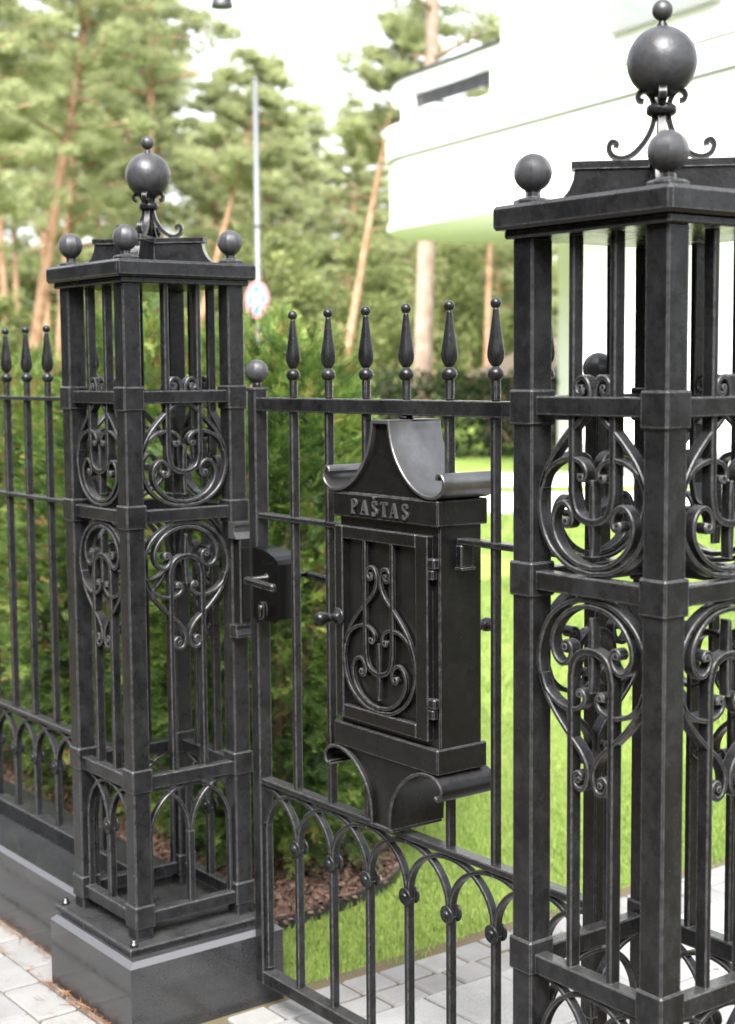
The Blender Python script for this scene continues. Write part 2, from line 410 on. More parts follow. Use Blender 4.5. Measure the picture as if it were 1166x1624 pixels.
def make_pillar():
    B = (0, 0, GT)
    p = thing('gate_pillar', '', 'pillar', (PC[0], PC[1], GT))
    def bld(nm, mb, par=p, mat=M['iron']): return mb.build(nm, mat, par, B)
    pl = bld('base_plate', MB().box(-.222, .222, -.222, .222, GT, .22, .003))
    bme = MB().lathe([(.011, 0), (.011, .006), (.009, .007), (.0085, .014), (.006, .017), (.0001, .018)], 12).mesh('bolt', M['steel'])
    for sx in (-1, 1):
        for sy in (-1, 1): obj('bolt', bme, p, (sx*.2, sy*.2, .02))
    post = MB().box(-.025, .025, -.025, .025, .02, 1.731, .0028).mesh('post', M['iron'])
    levels = [('c4', .2488, .313), ('c3', .613, .675), ('c2', 1.303, 1.364), ('c1', 1.6067, 1.668)]
    col = MB().box(-.0295, .0295, -.0295, .0295, -.031, .031, .003).mesh('collar', M['iron'])
    for sx in (-1, 1):
        for sy in (-1, 1):
            q = obj('post', post, p, (sx*.155, sy*.155, 0))
            for _, a, b in levels: obj('collar', col, q, (0, 0, (a+b)/2-GT))
    rails = [(.254, .288), (.616, .652), (1.316, 1.350), (1.624, 1.657)]
    for a, b in rails:
        me = MB().box(-.1275, .1275, -.015, .015, 0, b-a, .002).mesh('rail', M['iron'])
        for kf in range(4):
            fn = face_fn(kf, .158); x, y, _ = fn(0, 0, 0)
            r = obj('rail', me, p, (x, y, a-GT)); r.rotation_euler = (0, 0, kf*PI/2)
    # scroll panels: built on the street face once, copied round
    first = []
    before = set(p.children)
    fn = face_fn(0)
    motif(fn, .0085, .023, M['iron'], p, ['heart_scroll'], B, MIR, False, 1.93)
    motif(fn, .0085, .023, M['iron'], p, ['heart_scroll'], B, MIR, True, .652)
    # arcade at the foot
    mb = MB().ribbon([(-.122, .288), (-.122, .4), (-.122, .47)]+[(-.122*math.cos(q), .48+.13*math.sin(q)) for q in np.linspace(.12, PI-.12, 15)]+[(.122, .47), (.122, .4), (.122, .288)], .009, .019, fn, n=2)
    bld('arch_bar', mb)
    mb = MB().ribbon([(0, .287), (0, .38), (0, .48)], .018, .02, fn, n=2); bld('arcade_bar', mb)
    for sg in (-1, 1):
        mb = MB().ribbon([(sg*.004, .46)]+[(sg*(.004+.12*(1-math.cos(q))), .48+.133*math.sin(q)) for q in np.linspace(.1, PI/2, 9)], .009, .0182, fn, n=2); bld('arch_bar', mb)
    items = [c_ for c_ in p.children if c_ not in before]
    for kf in range(1, 4):
        for it in items:
            c_ = dup(it, p); c_.rotation_euler = (0, 0, kf*PI/2)
    for kf in (0, 2):
        f2 = face_fn(kf)
        for sgn, dd in ((1, -.0115), (-1, .0115)):
            x, y, z = f2(0, .487, dd)
            put_rosette(p, x, y, z-GT, sgn, kf*PI/2+PI)
    # cap
    bld('cap_moulding', MB().box(-.191, .191, -.191, .191, 1.9305, 1.9455, .003))
    cap = bld('cap_slab', MB().box(-.2067, .2067, -.2067, .2067, 1.9455, 1.988, .006))
    # star-shaped roof: two crossing flared ridges
    roof = MB()
    prof = [(.19, 1.986), (.178, 1.991), (.166, 2.0), (.157, 2.012), (.150, 2.028), (.147, 2.047)]
    for kk, dz in ((0, 0), (1, .0007)):
        poly = prof[::1]+[(-a, b) for a, b in prof[::-1]]
        ca, sa = math.cos(PI/4+kk*PI/2), math.sin(PI/4+kk*PI/2)
        roof.prism([(a, b+dz) for a, b in poly], -.0165, .0165, lambda a, b, d: (a*ca-d*sa, a*sa+d*ca, b))
    rf = bld('roof_ridge', roof)
    L_, t_ = .153, .0205
    poly = [(t_, t_), (L_, t_), (L_, -t_), (t_, -t_), (t_, -L_), (-t_, -L_), (-t_, -t_), (-L_, -t_), (-L_, t_), (-t_, t_), (-t_, L_), (t_, L_)]
    q4 = math.cos(PI/4)
    lip = MB().prism([(q4*(a-b), q4*(a+b)) for a, b in poly], 2.0465, 2.060); bld('roof_lip', lip, rf)
    for sx in (-1, 1):
        for sy in (-1, 1):
            mb = MB(); mb.lathe([(.034, 1.986), (.034, 1.996), (.030, 1.999), (.014, 2.002), (.0125, 2.010), (.016, 2.018)], 8, (sx*.155, sy*.155, 0), smooth=False)
            bs = bld('ball_base', mb)
            mb = ball_finial(MB(), .0335, (sx*.155, sy*.155, 2.0445)); bld('corner_ball', mb, p, M['iron_ball'])
    # finial
    leg = [(.030, 2.160), (.037, 2.161), (.040, 2.169), (.034, 2.177), (.024, 2.176), (.016, 2.165), (.0125, 2.150), (.0125, 2.130), (.019, 2.108), (.033, 2.086), (.050, 2.070), (.068, 2.0645), (.083, 2.070), (.089, 2.083), (.084, 2.093), (.076, 2.090), (.077, 2.083)]
    for kk in range(4):
        a = PI/4+kk*PI/2; ca, sa = math.cos(a), math.sin(a)
        mb = MB().ribbon(leg, .0092, .0145, lambda u, z, d, ca=ca, sa=sa: (u*ca-d*sa, u*sa+d*ca, z), n=5, c=.001)
        bld('finial_leg', mb)
    mb = MB().lathe([(.013, 2.134), (.021, 2.135), (.0255, 2.139), (.0265, 2.1445), (.0255, 2.150), (.021, 2.154), (.013, 2.155)], 20); bld('finial_ring', mb)
    mb = MB().lathe([(.008, 2.058), (.008, 2.172)], 10); bld('finial_rod', mb)
    mb = MB().ball(.0598, (0, 0, 2.2255), 40, 24); bb = bld('large_ball', mb, p, M['iron_ball'])
    mb = MB().lathe([(.014, 2.278), (.010, 2.286), (.0065, 2.292), (.007, 2.298)], 16); bld('neck', mb, bb)
    mb = MB().ball(.0178, (0, 0, 2.3115), 20, 12); bld('small_ball', mb, p, M['iron_ball'])
    return p
pillar = make_pillar()
pillar['label'] = 'dark wrought iron gate pillar on granite block, with lock keeper, left of the gate'
pillar['group'] = 'wrought iron gate pillars'
pillar2 = dup(pillar); pillar2.location = (PC[0]+D, PC[1], GT)
pillar2['label'] = 'nearer, larger dark wrought iron gate pillar at right, cut off by the picture edge'
# lock keeper on the left pillar
B = (PC[0], PC[1], GT)
kp = MB().box(.311, .347, .312, .352, 1.03, 1.262, .002).build('lock_keeper', M['iron_box'], pillar, B)
MB().box(.3475, .352, .318, .346, 1.045, 1.238, .001).build('strike_plate', M['black'], kp, B)
for z0, z1, fl in ((1.262, 1.305, 1), (.996, 1.03, -1)):
    pts = [(0, 1), (.012, .85), (.02, .55), (.03, .25), (.044, .1), (.044, 0), (0, 0)]
    mb = MB()
    prof = [(.311, z1), (.345, z1), (.344, z1-.006), (.338, z1-.014), (.336, z1-.026), (.344, z1-.036), (.349, z0), (.311, z0)] if fl > 0 else [(.311, z0), (.345, z0), (.346, z0+.008), (.341, z0+.02), (.343, z1-.004), (.351, z1), (.311, z1)]
    mb.prism(prof, .3, .358, lambda a, b, d: (a, d, b)); mb.build('keeper_moulding', M['iron_sheet'] if fl > 0 else M['iron'], kp, B)

def granite_block(cx, label):
    t = thing('granite_block', label, 'granite block', (cx, PC[1], 0), 'granite blocks under the pillars')
    Bo = (cx, PC[1], 0); c = .014
    x0, x1, y0, y1 = cx-.205, cx+.264, PC[1]-.245, PC[1]+.222
    me = MB()
    me.add([(x0, y0, -.06), (x1, y0, -.06), (x1, y1, -.06), (x0, y1, -.06), (x0, y0, GT-c), (x1, y0, GT-c), (x1, y1, GT-c), (x0, y1, GT-c)], [(0, 3, 2, 1), (0, 1, 5, 4), (1, 2, 6, 5), (2, 3, 7, 6), (3, 0, 4, 7)])
    me.build('block_body', M['granite'], t, Bo)
    mb = MB(); a = [(x0, y0), (x1, y0), (x1, y1), (x0, y1)]; b = [(x0+c, y0+c), (x1-c, y0+c), (x1-c, y1-c), (x0+c, y1-c)]
    mb.add([(*p, GT-c) for p in a]+[(*p, GT) for p in b], [(0, 1, 5, 4), (1, 2, 6, 5), (2, 3, 7, 6), (3, 0, 4, 7)])
    mb.build('bevel', M['granite_edge'], t, Bo)
    MB().add([(*p, GT) for p in b], [(0, 1, 2, 3)]).build('block_top', M['granite'], t, Bo); return t
granite_block(PC[0], 'polished dark grey granite block under the left iron pillar')
granite_block(PC[0]+D, 'polished dark grey granite block under the right iron pillar')

# ================================================================== FENCE PLINTH + FENCE
pt = thing('plinth_wall', 'low polished dark granite plinth under the iron fence at left', 'plinth', (-1.5, .2, 0))
Bo = (-1.5, .2, 0); c = .012
xs = [-4.2, -3.1, -2.0, -.98, PC[0]-.2065]
for a, b in zip(xs[:-1], xs[1:]):
    a += .002
    mb = MB().add([(a, .02, -.06), (b, .02, -.06), (b, .37, -.06), (a, .37, -.06), (a, .02, .238-c), (b, .02, .238-c), (b, .37, .238-c), (a, .37, .238-c)], [(0, 3, 2, 1), (0, 1, 5, 4), (1, 2, 6, 5), (2, 3, 7, 6), (3, 0, 4, 7)])
    s_ = mb.build('stone', M['granite'], pt, Bo)
    mb = MB().add([(a, .02, .238-c), (b, .02, .238-c), (b, .37, .238-c), (a, .37, .238-c), (a, .032, .238), (b, .032, .238), (b, .358, .238), (a, .358, .238)], [(0, 1, 5, 4), (1, 2, 6, 5), (2, 3, 7, 6), (3, 0, 4, 7)])
    mb.build('bevel', M['granite_edge'], s_, Bo)
    mb = MB().add([(a, .032, .238), (b, .032, .238), (b, .358, .238), (a, .358, .238)], [(0, 1, 2, 3)]); mb.build('top', M['granite'], s_, Bo)

def spear_mesh():
    mb = MB()
    mb.box(-.0085, .0085, -.0085, .0085, 0, .045, .003)
    mb.lathe([(.008, .043), (.0135, .046), (.0172, .053), (.0175, .0585), (.0155, .065), (.010, .070), (.0065, .0725)], 18)
    prof = [(.0065, .0715), (.011, .0765), (.0155, .084), (.0182, .093), (.0185, .101), (.0172, .113), (.0150, .128), (.0125, .145), (.0102, .162), (.0080, .178), (.0064, .190), (.0058, .197)]
    def mod(a, z):
        k_ = math.exp(-((z-.094)/.013)**2)
        return (1-.05*abs(math.cos(2*a)))*(1-.34*k_*max(0, math.cos(2*(a-PI/4))*-1 if False else math.cos(4*a))**2)
    mb.lathe(prof, 32, mod=mod)
    mb.ball(.0118, (0, 0, .205), 16, 10)
    return mb.mesh('spear_head', M['iron'])
SPEAR = spear_mesh()

def railing_bars(parent, org, xs, y, ztop, zmid, zrise, zbot, full):
    """upright bars with spear heads, arcade curves and rosettes"""
    bw = .0135; bd = .022
    for i, x in enumerate(xs):
        lo, hi = full[i]
        b = MB().box(x-bw/2, x+bw/2, y-bd/2, y+bd/2, zbot, zrise, .0018).build('lower_bar', M['iron'], parent, org)
        if lo is not None:
            MB().box(x-bw/2, x+bw/2, y-bd/2, y+bd/2, lo, hi, .0018).build('bar', M['iron'], parent, org)
        s_ = obj('spear_head', SPEAR, parent, (x-org[0], y-org[1], ztop-org[2])); s_.rotation_euler = (0, 0, random.uniform(-.05, .05))
        for sg in (1, -1):
            put_rosette(parent, x-org[0], y-org[1]-sg*.0125, zrise-.008-org[2], -sg if False else sg, PI)
def quarter(parent, org, xa, xb, y, z0, z1, d, zstart):
    W = xb-xa
    sg = 1 if W > 0 else -1
    pts = [(xa+sg*.004, zstart), (xa+sg*.004, z0-.01)]+[(xa+sg*.004+(W-sg*.004)*(1-math.cos(q)), z0+(z1-z0)*math.sin(q)) for q in np.linspace(.08, PI/2, 10)]
    MB().ribbon(pts, .0105, d, lambda s, z, dd: (s, y+dd, z), n=2).build('arch_bar', M['iron'], parent, org)

fn_ = thing('iron_fence', 'black spear-topped iron fence on the granite plinth at left', 'fence', (-1.5, .19, .238))
Bo = (-1.5, .19, .238); FY = .19
fx = [-.237-.1515*i for i in range(14)]
for z0, z1, nm in ((1.622, 1.634, 'top_rail'), (1.314, 1.326, 'middle_rail'), (.606, .620, 'lower_rail')):
    MB().box(-2.75, PC[0]-.181, FY-.0175, FY+.0175, z0, z1, .002).build(nm, M['iron'], fn_, Bo)
MB().box(-2.75, PC[0]-.181, FY-.022, FY+.022, .2385, .292, .002).build('bottom_rail', M['iron'], fn_, Bo)
railing_bars(fn_, Bo, fx, FY, 1.634, 1.32, .49, .29, [(.62, 1.622)]*len(fx))
ex = [fx[0]+.1515]+fx+[fx[-1]-.1515]
for i in range(1, len(ex)-1):
    quarter(fn_, Bo, ex[i], ex[i]+.1515, FY, .49, .602, .0200, .475)
    quarter(fn_, Bo, ex[i], ex[i]-.1515, FY, .49, .602, .0192, .475)
quarter(fn_, Bo, ex[0]+.03, ex[1], FY, .49, .602, .0192, .3)

# ================================================================== GATE
GY = .32
gt = thing('iron_gate', 'black iron garden gate with spear heads and interlaced arches between the pillars', 'gate', (1.04, GY, .07))
Bo = (1.04, GY, .07)
SL, SR = .4305, 1.652
for nm, x in (('stile', SL), ('stile', SR)):
    st = MB().box(x-.018, x+.018, GY-.02, GY+.02, .074, 1.657, .0025).build(nm, M['iron'], gt, Bo)
    mb = MB().box(x-.0205, x+.0205, GY-.0225, GY+.0225, 1.655, 1.663, .002)
    mb.lathe([(.013, 1.662), (.011, 1.668), (.013, 1.677)], 14, (x, GY, 0)); mb.build('stile_cap', M['iron'], st, Bo)
    ball_finial(MB(), .0305, (x, GY, 1.705)).build('ball_finial', M['iron_ball'], st, Bo)
def grail(nm, z0, z1, d, x0=SL+.0175, x1=SR-.0175): return MB().box(x0, x1, GY-d/2, GY+d/2, z0, z1, .002).build(nm, M['iron'], gt, Bo)
grail('top_rail', 1.603, 1.638, .034)
grail('middle_rail', 1.325, 1.339, .03, SL+.0175, .8785); grail('middle_rail', 1.325, 1.339, .03, 1.2425, SR-.0175)
grail('lower_rail', .620, .636, .034)
grail('bottom_rail', .074, .109, .038)
gx = [.598+.1512*i for i in range(7)]
full = [(.636, 1.603), (.636, 1.603), (.636, 1.603), (None, None), (.636, 1.603), (.636, 1.603), (.636, 1.603)]
railing_bars(gt, Bo, gx, GY, 1.638, 1.33, .49, .109, full)
ex = [gx[0]-.1512]+gx+[gx[-1]+.1512]
for i in range(1, len(ex)-1):
    quarter(gt, Bo, ex[i], ex[i+1], GY, .495, .612, .0205, .475)
    quarter(gt, Bo, ex[i], ex[i-1], GY, .495, .612, .0196, .475)
quarter(gt, Bo, SL+.022, ex[1], GY, .495, .612, .0205, .12)
quarter(gt, Bo, SR-.022, ex[-2], GY, .495, .612, .0196, .12)
# hinges
for z in (.42, 1.40):
    h = MB().box(SR+.0185, SR+.06, GY-.012, GY+.012, z, z+.03, .002).build('hinge_arm', M['iron'], gt, Bo)
    MB().lathe([(.014, z-.03), (.014, z+.06)], 14, (SR+.068, GY, 0)).build('hinge_knuckle', M['iron'], h, Bo)
# lock
LY0, LY1 = .287, .353
top = [(.449, 1.065), (.555, 1.065), (.567, 1.075), (.567, 1.215), (.560, 1.226), (.545, 1.234), (.52, 1.243), (.49, 1.249), (.449, 1.251)]
lk = MB().prism(top, LY0, LY1, lambda a, b, d: (a, d, b)).build('lock_case', M['black'], gt, Bo)
for sg, y0 in ((-1, LY0), (1, LY1)):
    x0 = .517
    sp_ = MB().lathe([(.0125, 0), (.0125, .006), (.0085, .008), (.008, .055)], 14, axis='y')
    for i, (a, b, c_) in enumerate(sp_.v): sp_.v[i] = (a+x0, y0+sg*b, c_+1.177)
    hd = sp_.build('handle', M['iron_box'], lk, Bo)
    yy = y0+sg*.06
    mb = MB().box(x0-.009, x0+.122, yy-.008, yy+.008, 1.165, 1.185, .004)
    mb.xf(Matrix.Translation((x0, 0, 1.175)) @ Matrix.Rotation(.05, 4, 'Y') @ Matrix.Translation((-x0, 0, -1.175)))
    mb.build('lever', M['iron'], lk, Bo)
mb = MB()
ov = [(.5025+.0135*math.cos(q), 1.092+(.0235 if True else 0)*math.sin(q)) for q in np.linspace(0, 2*PI, 22)[:-1]]
mb.prism(ov, LY0-.012, LY0-.0005, lambda a, b, d: (a, d, b)); cy = mb.build('cylinder_ring', M['iron_box'], lk, Bo)
mb = MB().lathe([(.0075, -.0015), (.0065, .004), (.0001, .0045)], 16, axis='y')
mb.v = [(a+.5025, LY0-.0125-b, c_+1.1) for a, b, c_ in mb.v]
mb.box(.4995, .5055, LY0-.0155, LY0-.0125, 1.076, 1.096, .001); mb.build('key_cylinder', M['brass'], lk, Bo)

# ------------------------------------------------------------------ letters from strokes
def letter(ch, x, z, h, y, mat, parent, org, dep=.0045):
    """serif capitals, x left, z baseline, h height; wide stroke a, thin stroke b"""
    a, b = h*.17, h*.085; mb = MB()
    fn = lambda s, zz, d: (x+s*h, y+d, z+zz*h)
    A, Bt = a/h, b/h
    def ln(pts, t, n=1): mb.ribbon(pts, t, 1, lambda s, zz, d: (x+s*h, y-dep/2+d*dep, z+zz*h), n=n, c=.02)
    def serif(cx, zz, w_=.3): ln([(cx-w_/2, zz), (cx+w_/2, zz)], Bt)
    o = Bt/2
    if ch == 'P':
        ln([(.14, 0), (.14, 1)], A); serif(.14, o, .34); ln([(0, 1-o), (.3, 1-o)], Bt)
        ln([(.14, 1-o), (.34, .985), (.5, .9), (.53, .745), (.48, .58), (.33, .5), (.16, .495)], A*.72, 5)
    elif ch == 'A':
        ln([(.08, .03), (.36, .98)], Bt*1.1); ln([(.36, .99), (.64, .02)], A); ln([(.18, .33), (.52, .33)], Bt)
        serif(.08, o, .24); serif(.63, o, .3)
    elif ch == 'T':
        ln([(.32, 0), (.32, 1)], A); serif(.32, o, .34); ln([(.0, 1-o), (.64, 1-o)], Bt*1.2); ln([(.02, 1), (.02, .8)], Bt); ln([(.62, 1), (.62, .8)], Bt)
    elif ch in 'SŠ':
        ln([(.47, .78), (.42, .91), (.28, .975), (.13, .92), (.08, .77), (.15, .62), (.3, .52), (.45, .4), (.5, .25), (.43, .09), (.27, .02), (.12, .07), (.05, .22)], A*.8, 5)
        ln([(.47, .98), (.47, .74)], Bt); ln([(.05, .02), (.05, .27)], Bt)
        if ch == 'Š': ln([(.12, 1.3), (.28, 1.12)], Bt*1.3); ln([(.28, 1.12), (.44, 1.3)], Bt*1.3)
    else:
        st = {'L': [[(.0, 1), (0, 0), (.45, 0)]], 'O': [[(.0, .3), (.0, .7), (.25, 1), (.5, .7), (.5, .3), (.25, 0), (.0, .3)]], 'C': [[(.5, .85), (.25, 1), (0, .7), (0, .3), (.25, 0), (.5, .15)]],
              'I': [[(.1, 0), (.1, 1)]], 'N': [[(0, 0), (0, 1), (.5, 0), (.5, 1)]], 'X': [[(0, 0), (.5, 1)], [(0, 1), (.5, 0)]]}[ch]
        for s_ in st: ln(s_, .13)
    return mb.build('letter', mat, parent, org)
for i, ch in enumerate('LOCINOX'): letter(ch, .487+.0098*i-(.002 if i > 3 else 0), 1.2105, .0085, LY0, M['black'], lk, Bo, .0008)

# ================================================================== MAILBOX
mbx = thing('mailbox', 'dark graphite mailbox with scrolled roof mounted in the garden gate', 'mailbox', (1.06, .315, .655))
Bo = (1.06, .315, .655); YF, YB = .257, .378
def bx(nm, x0, x1, y0, y1, z0, z1, c=.002, par=mbx, mat=M['iron_box']): return MB().box(x0, x1, y0, y1, z0, z1, c).build(nm, mat, par, Bo)
body = bx('body', .8785, 1.2425, YF, YB, .86, 1.37, .003)
head = bx('header', .864, 1.25, YF-.012, YB+.012, 1.366, 1.4235, .003)
foot = bx('footer', .8605, 1.247, YF-.012, YB+.012, .819, .877, .003)
for ch, x in zip('PAŠTAS', (.944, .9805, 1.022, 1.0555, 1.0895, 1.1325)):
    letter(ch, x, 1.3765, .0335, YF-.0118, M['iron_sheet'], head, Bo, .006)
# door
DX0, DX1, DZ0, DZ1, DY = .8795, 1.2205, .8925, 1.346, YF-.0175
fr = .0285
door = bx('door', DX0+fr-.002, DX1-.041+.002, YF-.003, YF+.002, .922, 1.318, .0005)
for nm, a in (('door_frame', (DX0, DX0+fr, DZ0, DZ1)), ('door_frame', (DX1-.0415, DX1, DZ0, DZ1)), ('door_frame', (DX0+fr, DX1-.0415, 1.3165, DZ1)), ('door_frame', (DX0+fr, DX1-.0415, DZ0, .924))):
    bx(nm, a[0], a[1], DY, YF+.001, a[2], a[3], .0018, door)
MZ = .926-.024; MX = 1.0405
fnm = lambda s, z, d: (MX+s*1.05, YF-.0115+d, z)
motif(fnm, .0085, .0095, M['iron_box'], mbx, ['heart_scroll'], Bo, MZ, False, 1.317, .011, .0102)
# hinges
for z in (1.25, .942):
    h1 = bx('hinge', 1.2205, 1.2385, YF-.017, YF-.001, z, z+.0235, .003); bx('hinge_leaf', 1.2205, 1.2445, YF-.0185, YF-.001, z+.0245, z+.048, .003, h1)
# knobs
for sg, x, y0, z in ((-1, .8935, DY, 1.130), (1, 1.2, YB+.001, 1.13)):
    prof = [(.0001, 0), (.021, 0), (.0215, .003), (.0185, .006), (.008, .009), (.0075, .022), (.011, .027), (.0115, .031), (.008, .034), (.0115, .038), (.0155, .046), (.0165, .054), (.0145, .062), (.008, .068), (.0001, .0695)]
    mb = MB().lathe(prof, 20, axis='y'); mb.v = [(a+x, y0+sg*b, c_+z) for a, b, c_ in mb.v]; mb.build('knob', M['iron'], mbx, Bo)
# roof and foot sweeps
RX = 1.0505
rs = [(.030, 1.589), (.034, 1.563), (.044, 1.530), (.060, 1.501), (.084, 1.472), (.114, 1.448), (.148, 1.4325), (.182, 1.429), (.205, 1.436), (.2185, 1.450), (.221, 1.466), (.2125, 1.478), (.201, 1.478), (.197, 1.469)]
SYm, SYd = .318, .152
for sg in (1, -1):
    MB().ribbon([(RX+sg*a, b) for a, b in rs], .0085, SYd, lambda s, z, d: (s, SYm+d, z), n=5, c=.002).build('roof_sweep', M['roof_sheet'], mbx, Bo)
bx('roof_cap', RX-.0325, RX+.0325, SYm-SYd/2+.0005, SYm+SYd/2-.0005, 1.5845, 1.594, .0015, mbx, M['iron_sheet'])
poly = [(RX-a, b-.002) for a, b in rs[7::-1]]+[(RX+a, b-.002) for a, b in rs[:8]]
poly = [(RX-.182, 1.4235)]+[(a, b) for a, b in poly]+[(RX+.182, 1.4235)]
for y0, y1 in ((YF-.002, YF+.002), (YB-.002, YB+.002)): MB().prism(poly, y0, y1, lambda a, b, d: (a, d, b)).build('gable_panel', M['iron_box'], mbx, Bo)
MB().lathe([(.014, 1.5935), (.018, 1.597), (.018, 1.600), (.012, 1.6025)], 16, (RX, GY, 0)).build('roof_knob', M['iron_box'], mbx, Bo)
FXc = 1.0405
fs = [(.0335, .658), (.036, .695), (.045, .728), (.062, .757), (.088, .783), (.118, .802), (.150, .8125), (.180, .813), (.203, .805), (.217, .790), (.2155, .774), (.206, .765), (.197, .770)]
for sg in (1, -1):
    MB().ribbon([(FXc+sg*a, b) for a, b in fs], .0085, SYd+.01, lambda s, z, d: (s, SYm+.006+d, z), n=5, c=.002).build('foot_sweep', M['iron_box'], mbx, Bo)
poly = [(FXc+.15, .8195)]+[(FXc+a, b) for a, b in fs[6::-1]]+[(FXc-a, b) for a, b in fs[:7]]+[(FXc-.15, .8195)]
for y0, y1 in ((YF-.002, YF+.002), (YB-.002, YB+.002)): MB().prism(poly, y0, y1, lambda a, b, d: (a, d, b)).build('foot_panel', M['iron_box'], mbx, Bo)
bx('foot_cap', FXc-.037, FXc+.037, SYm+.006-SYd/2, SYm+.006+SYd/2, .6505, .659, .0015)
# rail brackets at the sides
for x0, x1 in ((1.2427, 1.262), (.859, .8783)):
    b_ = bx('rail_bracket', x0, x1, GY-.018, GY+.018, 1.276, 1.3245, .002)
    bx('bracket_foot', x0, x1+.004 if x0 > 1 else x1, GY-.02, GY+.02, 1.270, 1.276, .001, b_)

# ================================================================== SCATTER HELPERS
def rotmats(n, dirs=None, roll=None):
    """orthonormal frames whose local +x follows dirs"""
    d = dirs/np.linalg.norm(dirs, axis=1, keepdims=True)
    ref = np.tile(np.array([[0, 0, 1.]]), (n, 1)); ref[np.abs(d[:, 2]) > .95] = (1, 0, 0)
    a = np.cross(ref, d); a /= np.linalg.norm(a, axis=1, keepdims=True); b = np.cross(d, a)
    r = RNG.uniform(-PI, PI, n) if roll is None else roll
    c_, s_ = np.cos(r)[:, None], np.sin(r)[:, None]
    return np.stack([d, c_*a+s_*b, -s_*a+c_*b], 2)
def scatter(tmplV, tmplF, pos, dirs, scale, tint, tt=None, roll=None):
    n = len(pos); R = rotmats(n, dirs, roll)
    V = np.einsum('nij,kj->nki', R, tmplV)*scale[:, None, None]+pos[:, None, :]
    k_ = len(tmplV); F = tmplF[None]+(np.arange(n)*k_)[:, None, None]
    T = np.repeat(tint, k_).reshape(n, k_)
    if tt is not None: T = np.clip(T+tt[None], 0, 1)
    return V.reshape(-1, 3), F.reshape(-1, tmplF.shape[1]), T.ravel()

def yew_spray(seed):
    """twig with two ranks of needles: triangles"""
    rg = np.random.default_rng(seed); V = []; F = []; T = []
    def tri(a, b, c_, t): 
        i = len(V); V.extend([a, b, c_]); F.append((i, i+1, i+2)); T.extend([t]*3)
    L = 1.0; droop = -.18
    def axis(u): return np.array((u*L, 0, droop*u*u))
    tri(axis(0)+(0, .012, 0), axis(0)-(0, .012, 0), axis(.95), -.25)
    for i in range(10):
        u = .06+.9*i/9; base = axis(u); ln = .26*(1-.45*u)*rg.uniform(.8, 1.15)
        for sg in (1, -1):
            d = np.array((math.cos(1.0+rg.uniform(-.15, .15)), sg*math.sin(1.0), rg.uniform(-.1, .35))); d /= np.linalg.norm(d)
            w_ = np.array((.021, 0, 0))
            tri(base-w_, base+w_, base+d*ln, .22*u-.06)
    tri(axis(.93)+(0, .02, 0), axis(.93)-(0, .02, 0), axis(1)+np.array((.14, 0, .05)), .22)
    for sg in (1, -1):         # side twigs
        u = rg.uniform(.25, .5); b0 = axis(u); dd = np.array((.75, sg*.62, .1))
        for i in range(5):
            q = b0+dd*.08*(i+1); ln = .2*(1-.08*i)
            for s2 in (1, -1):
                ang = math.atan2(dd[1], dd[0])+s2*1.0
                d = np.array((math.cos(ang), math.sin(ang), rg.uniform(-.1, .3)))
                tri(q-dd*.02, q+dd*.02, q+d*ln, .12)
    return np.array(V), np.array(F), np.array(T)
SPR = [yew_spray(s) for s in range(4)]
def lumpy(th, ph, seed):
    return 1+.10*math.sin(3*th+seed)*math.sin(2*ph+seed*1.3)+.08*math.sin(5*th-seed*2)*math.sin(4*ph)+.05*math.sin(9*th+7*ph+seed)
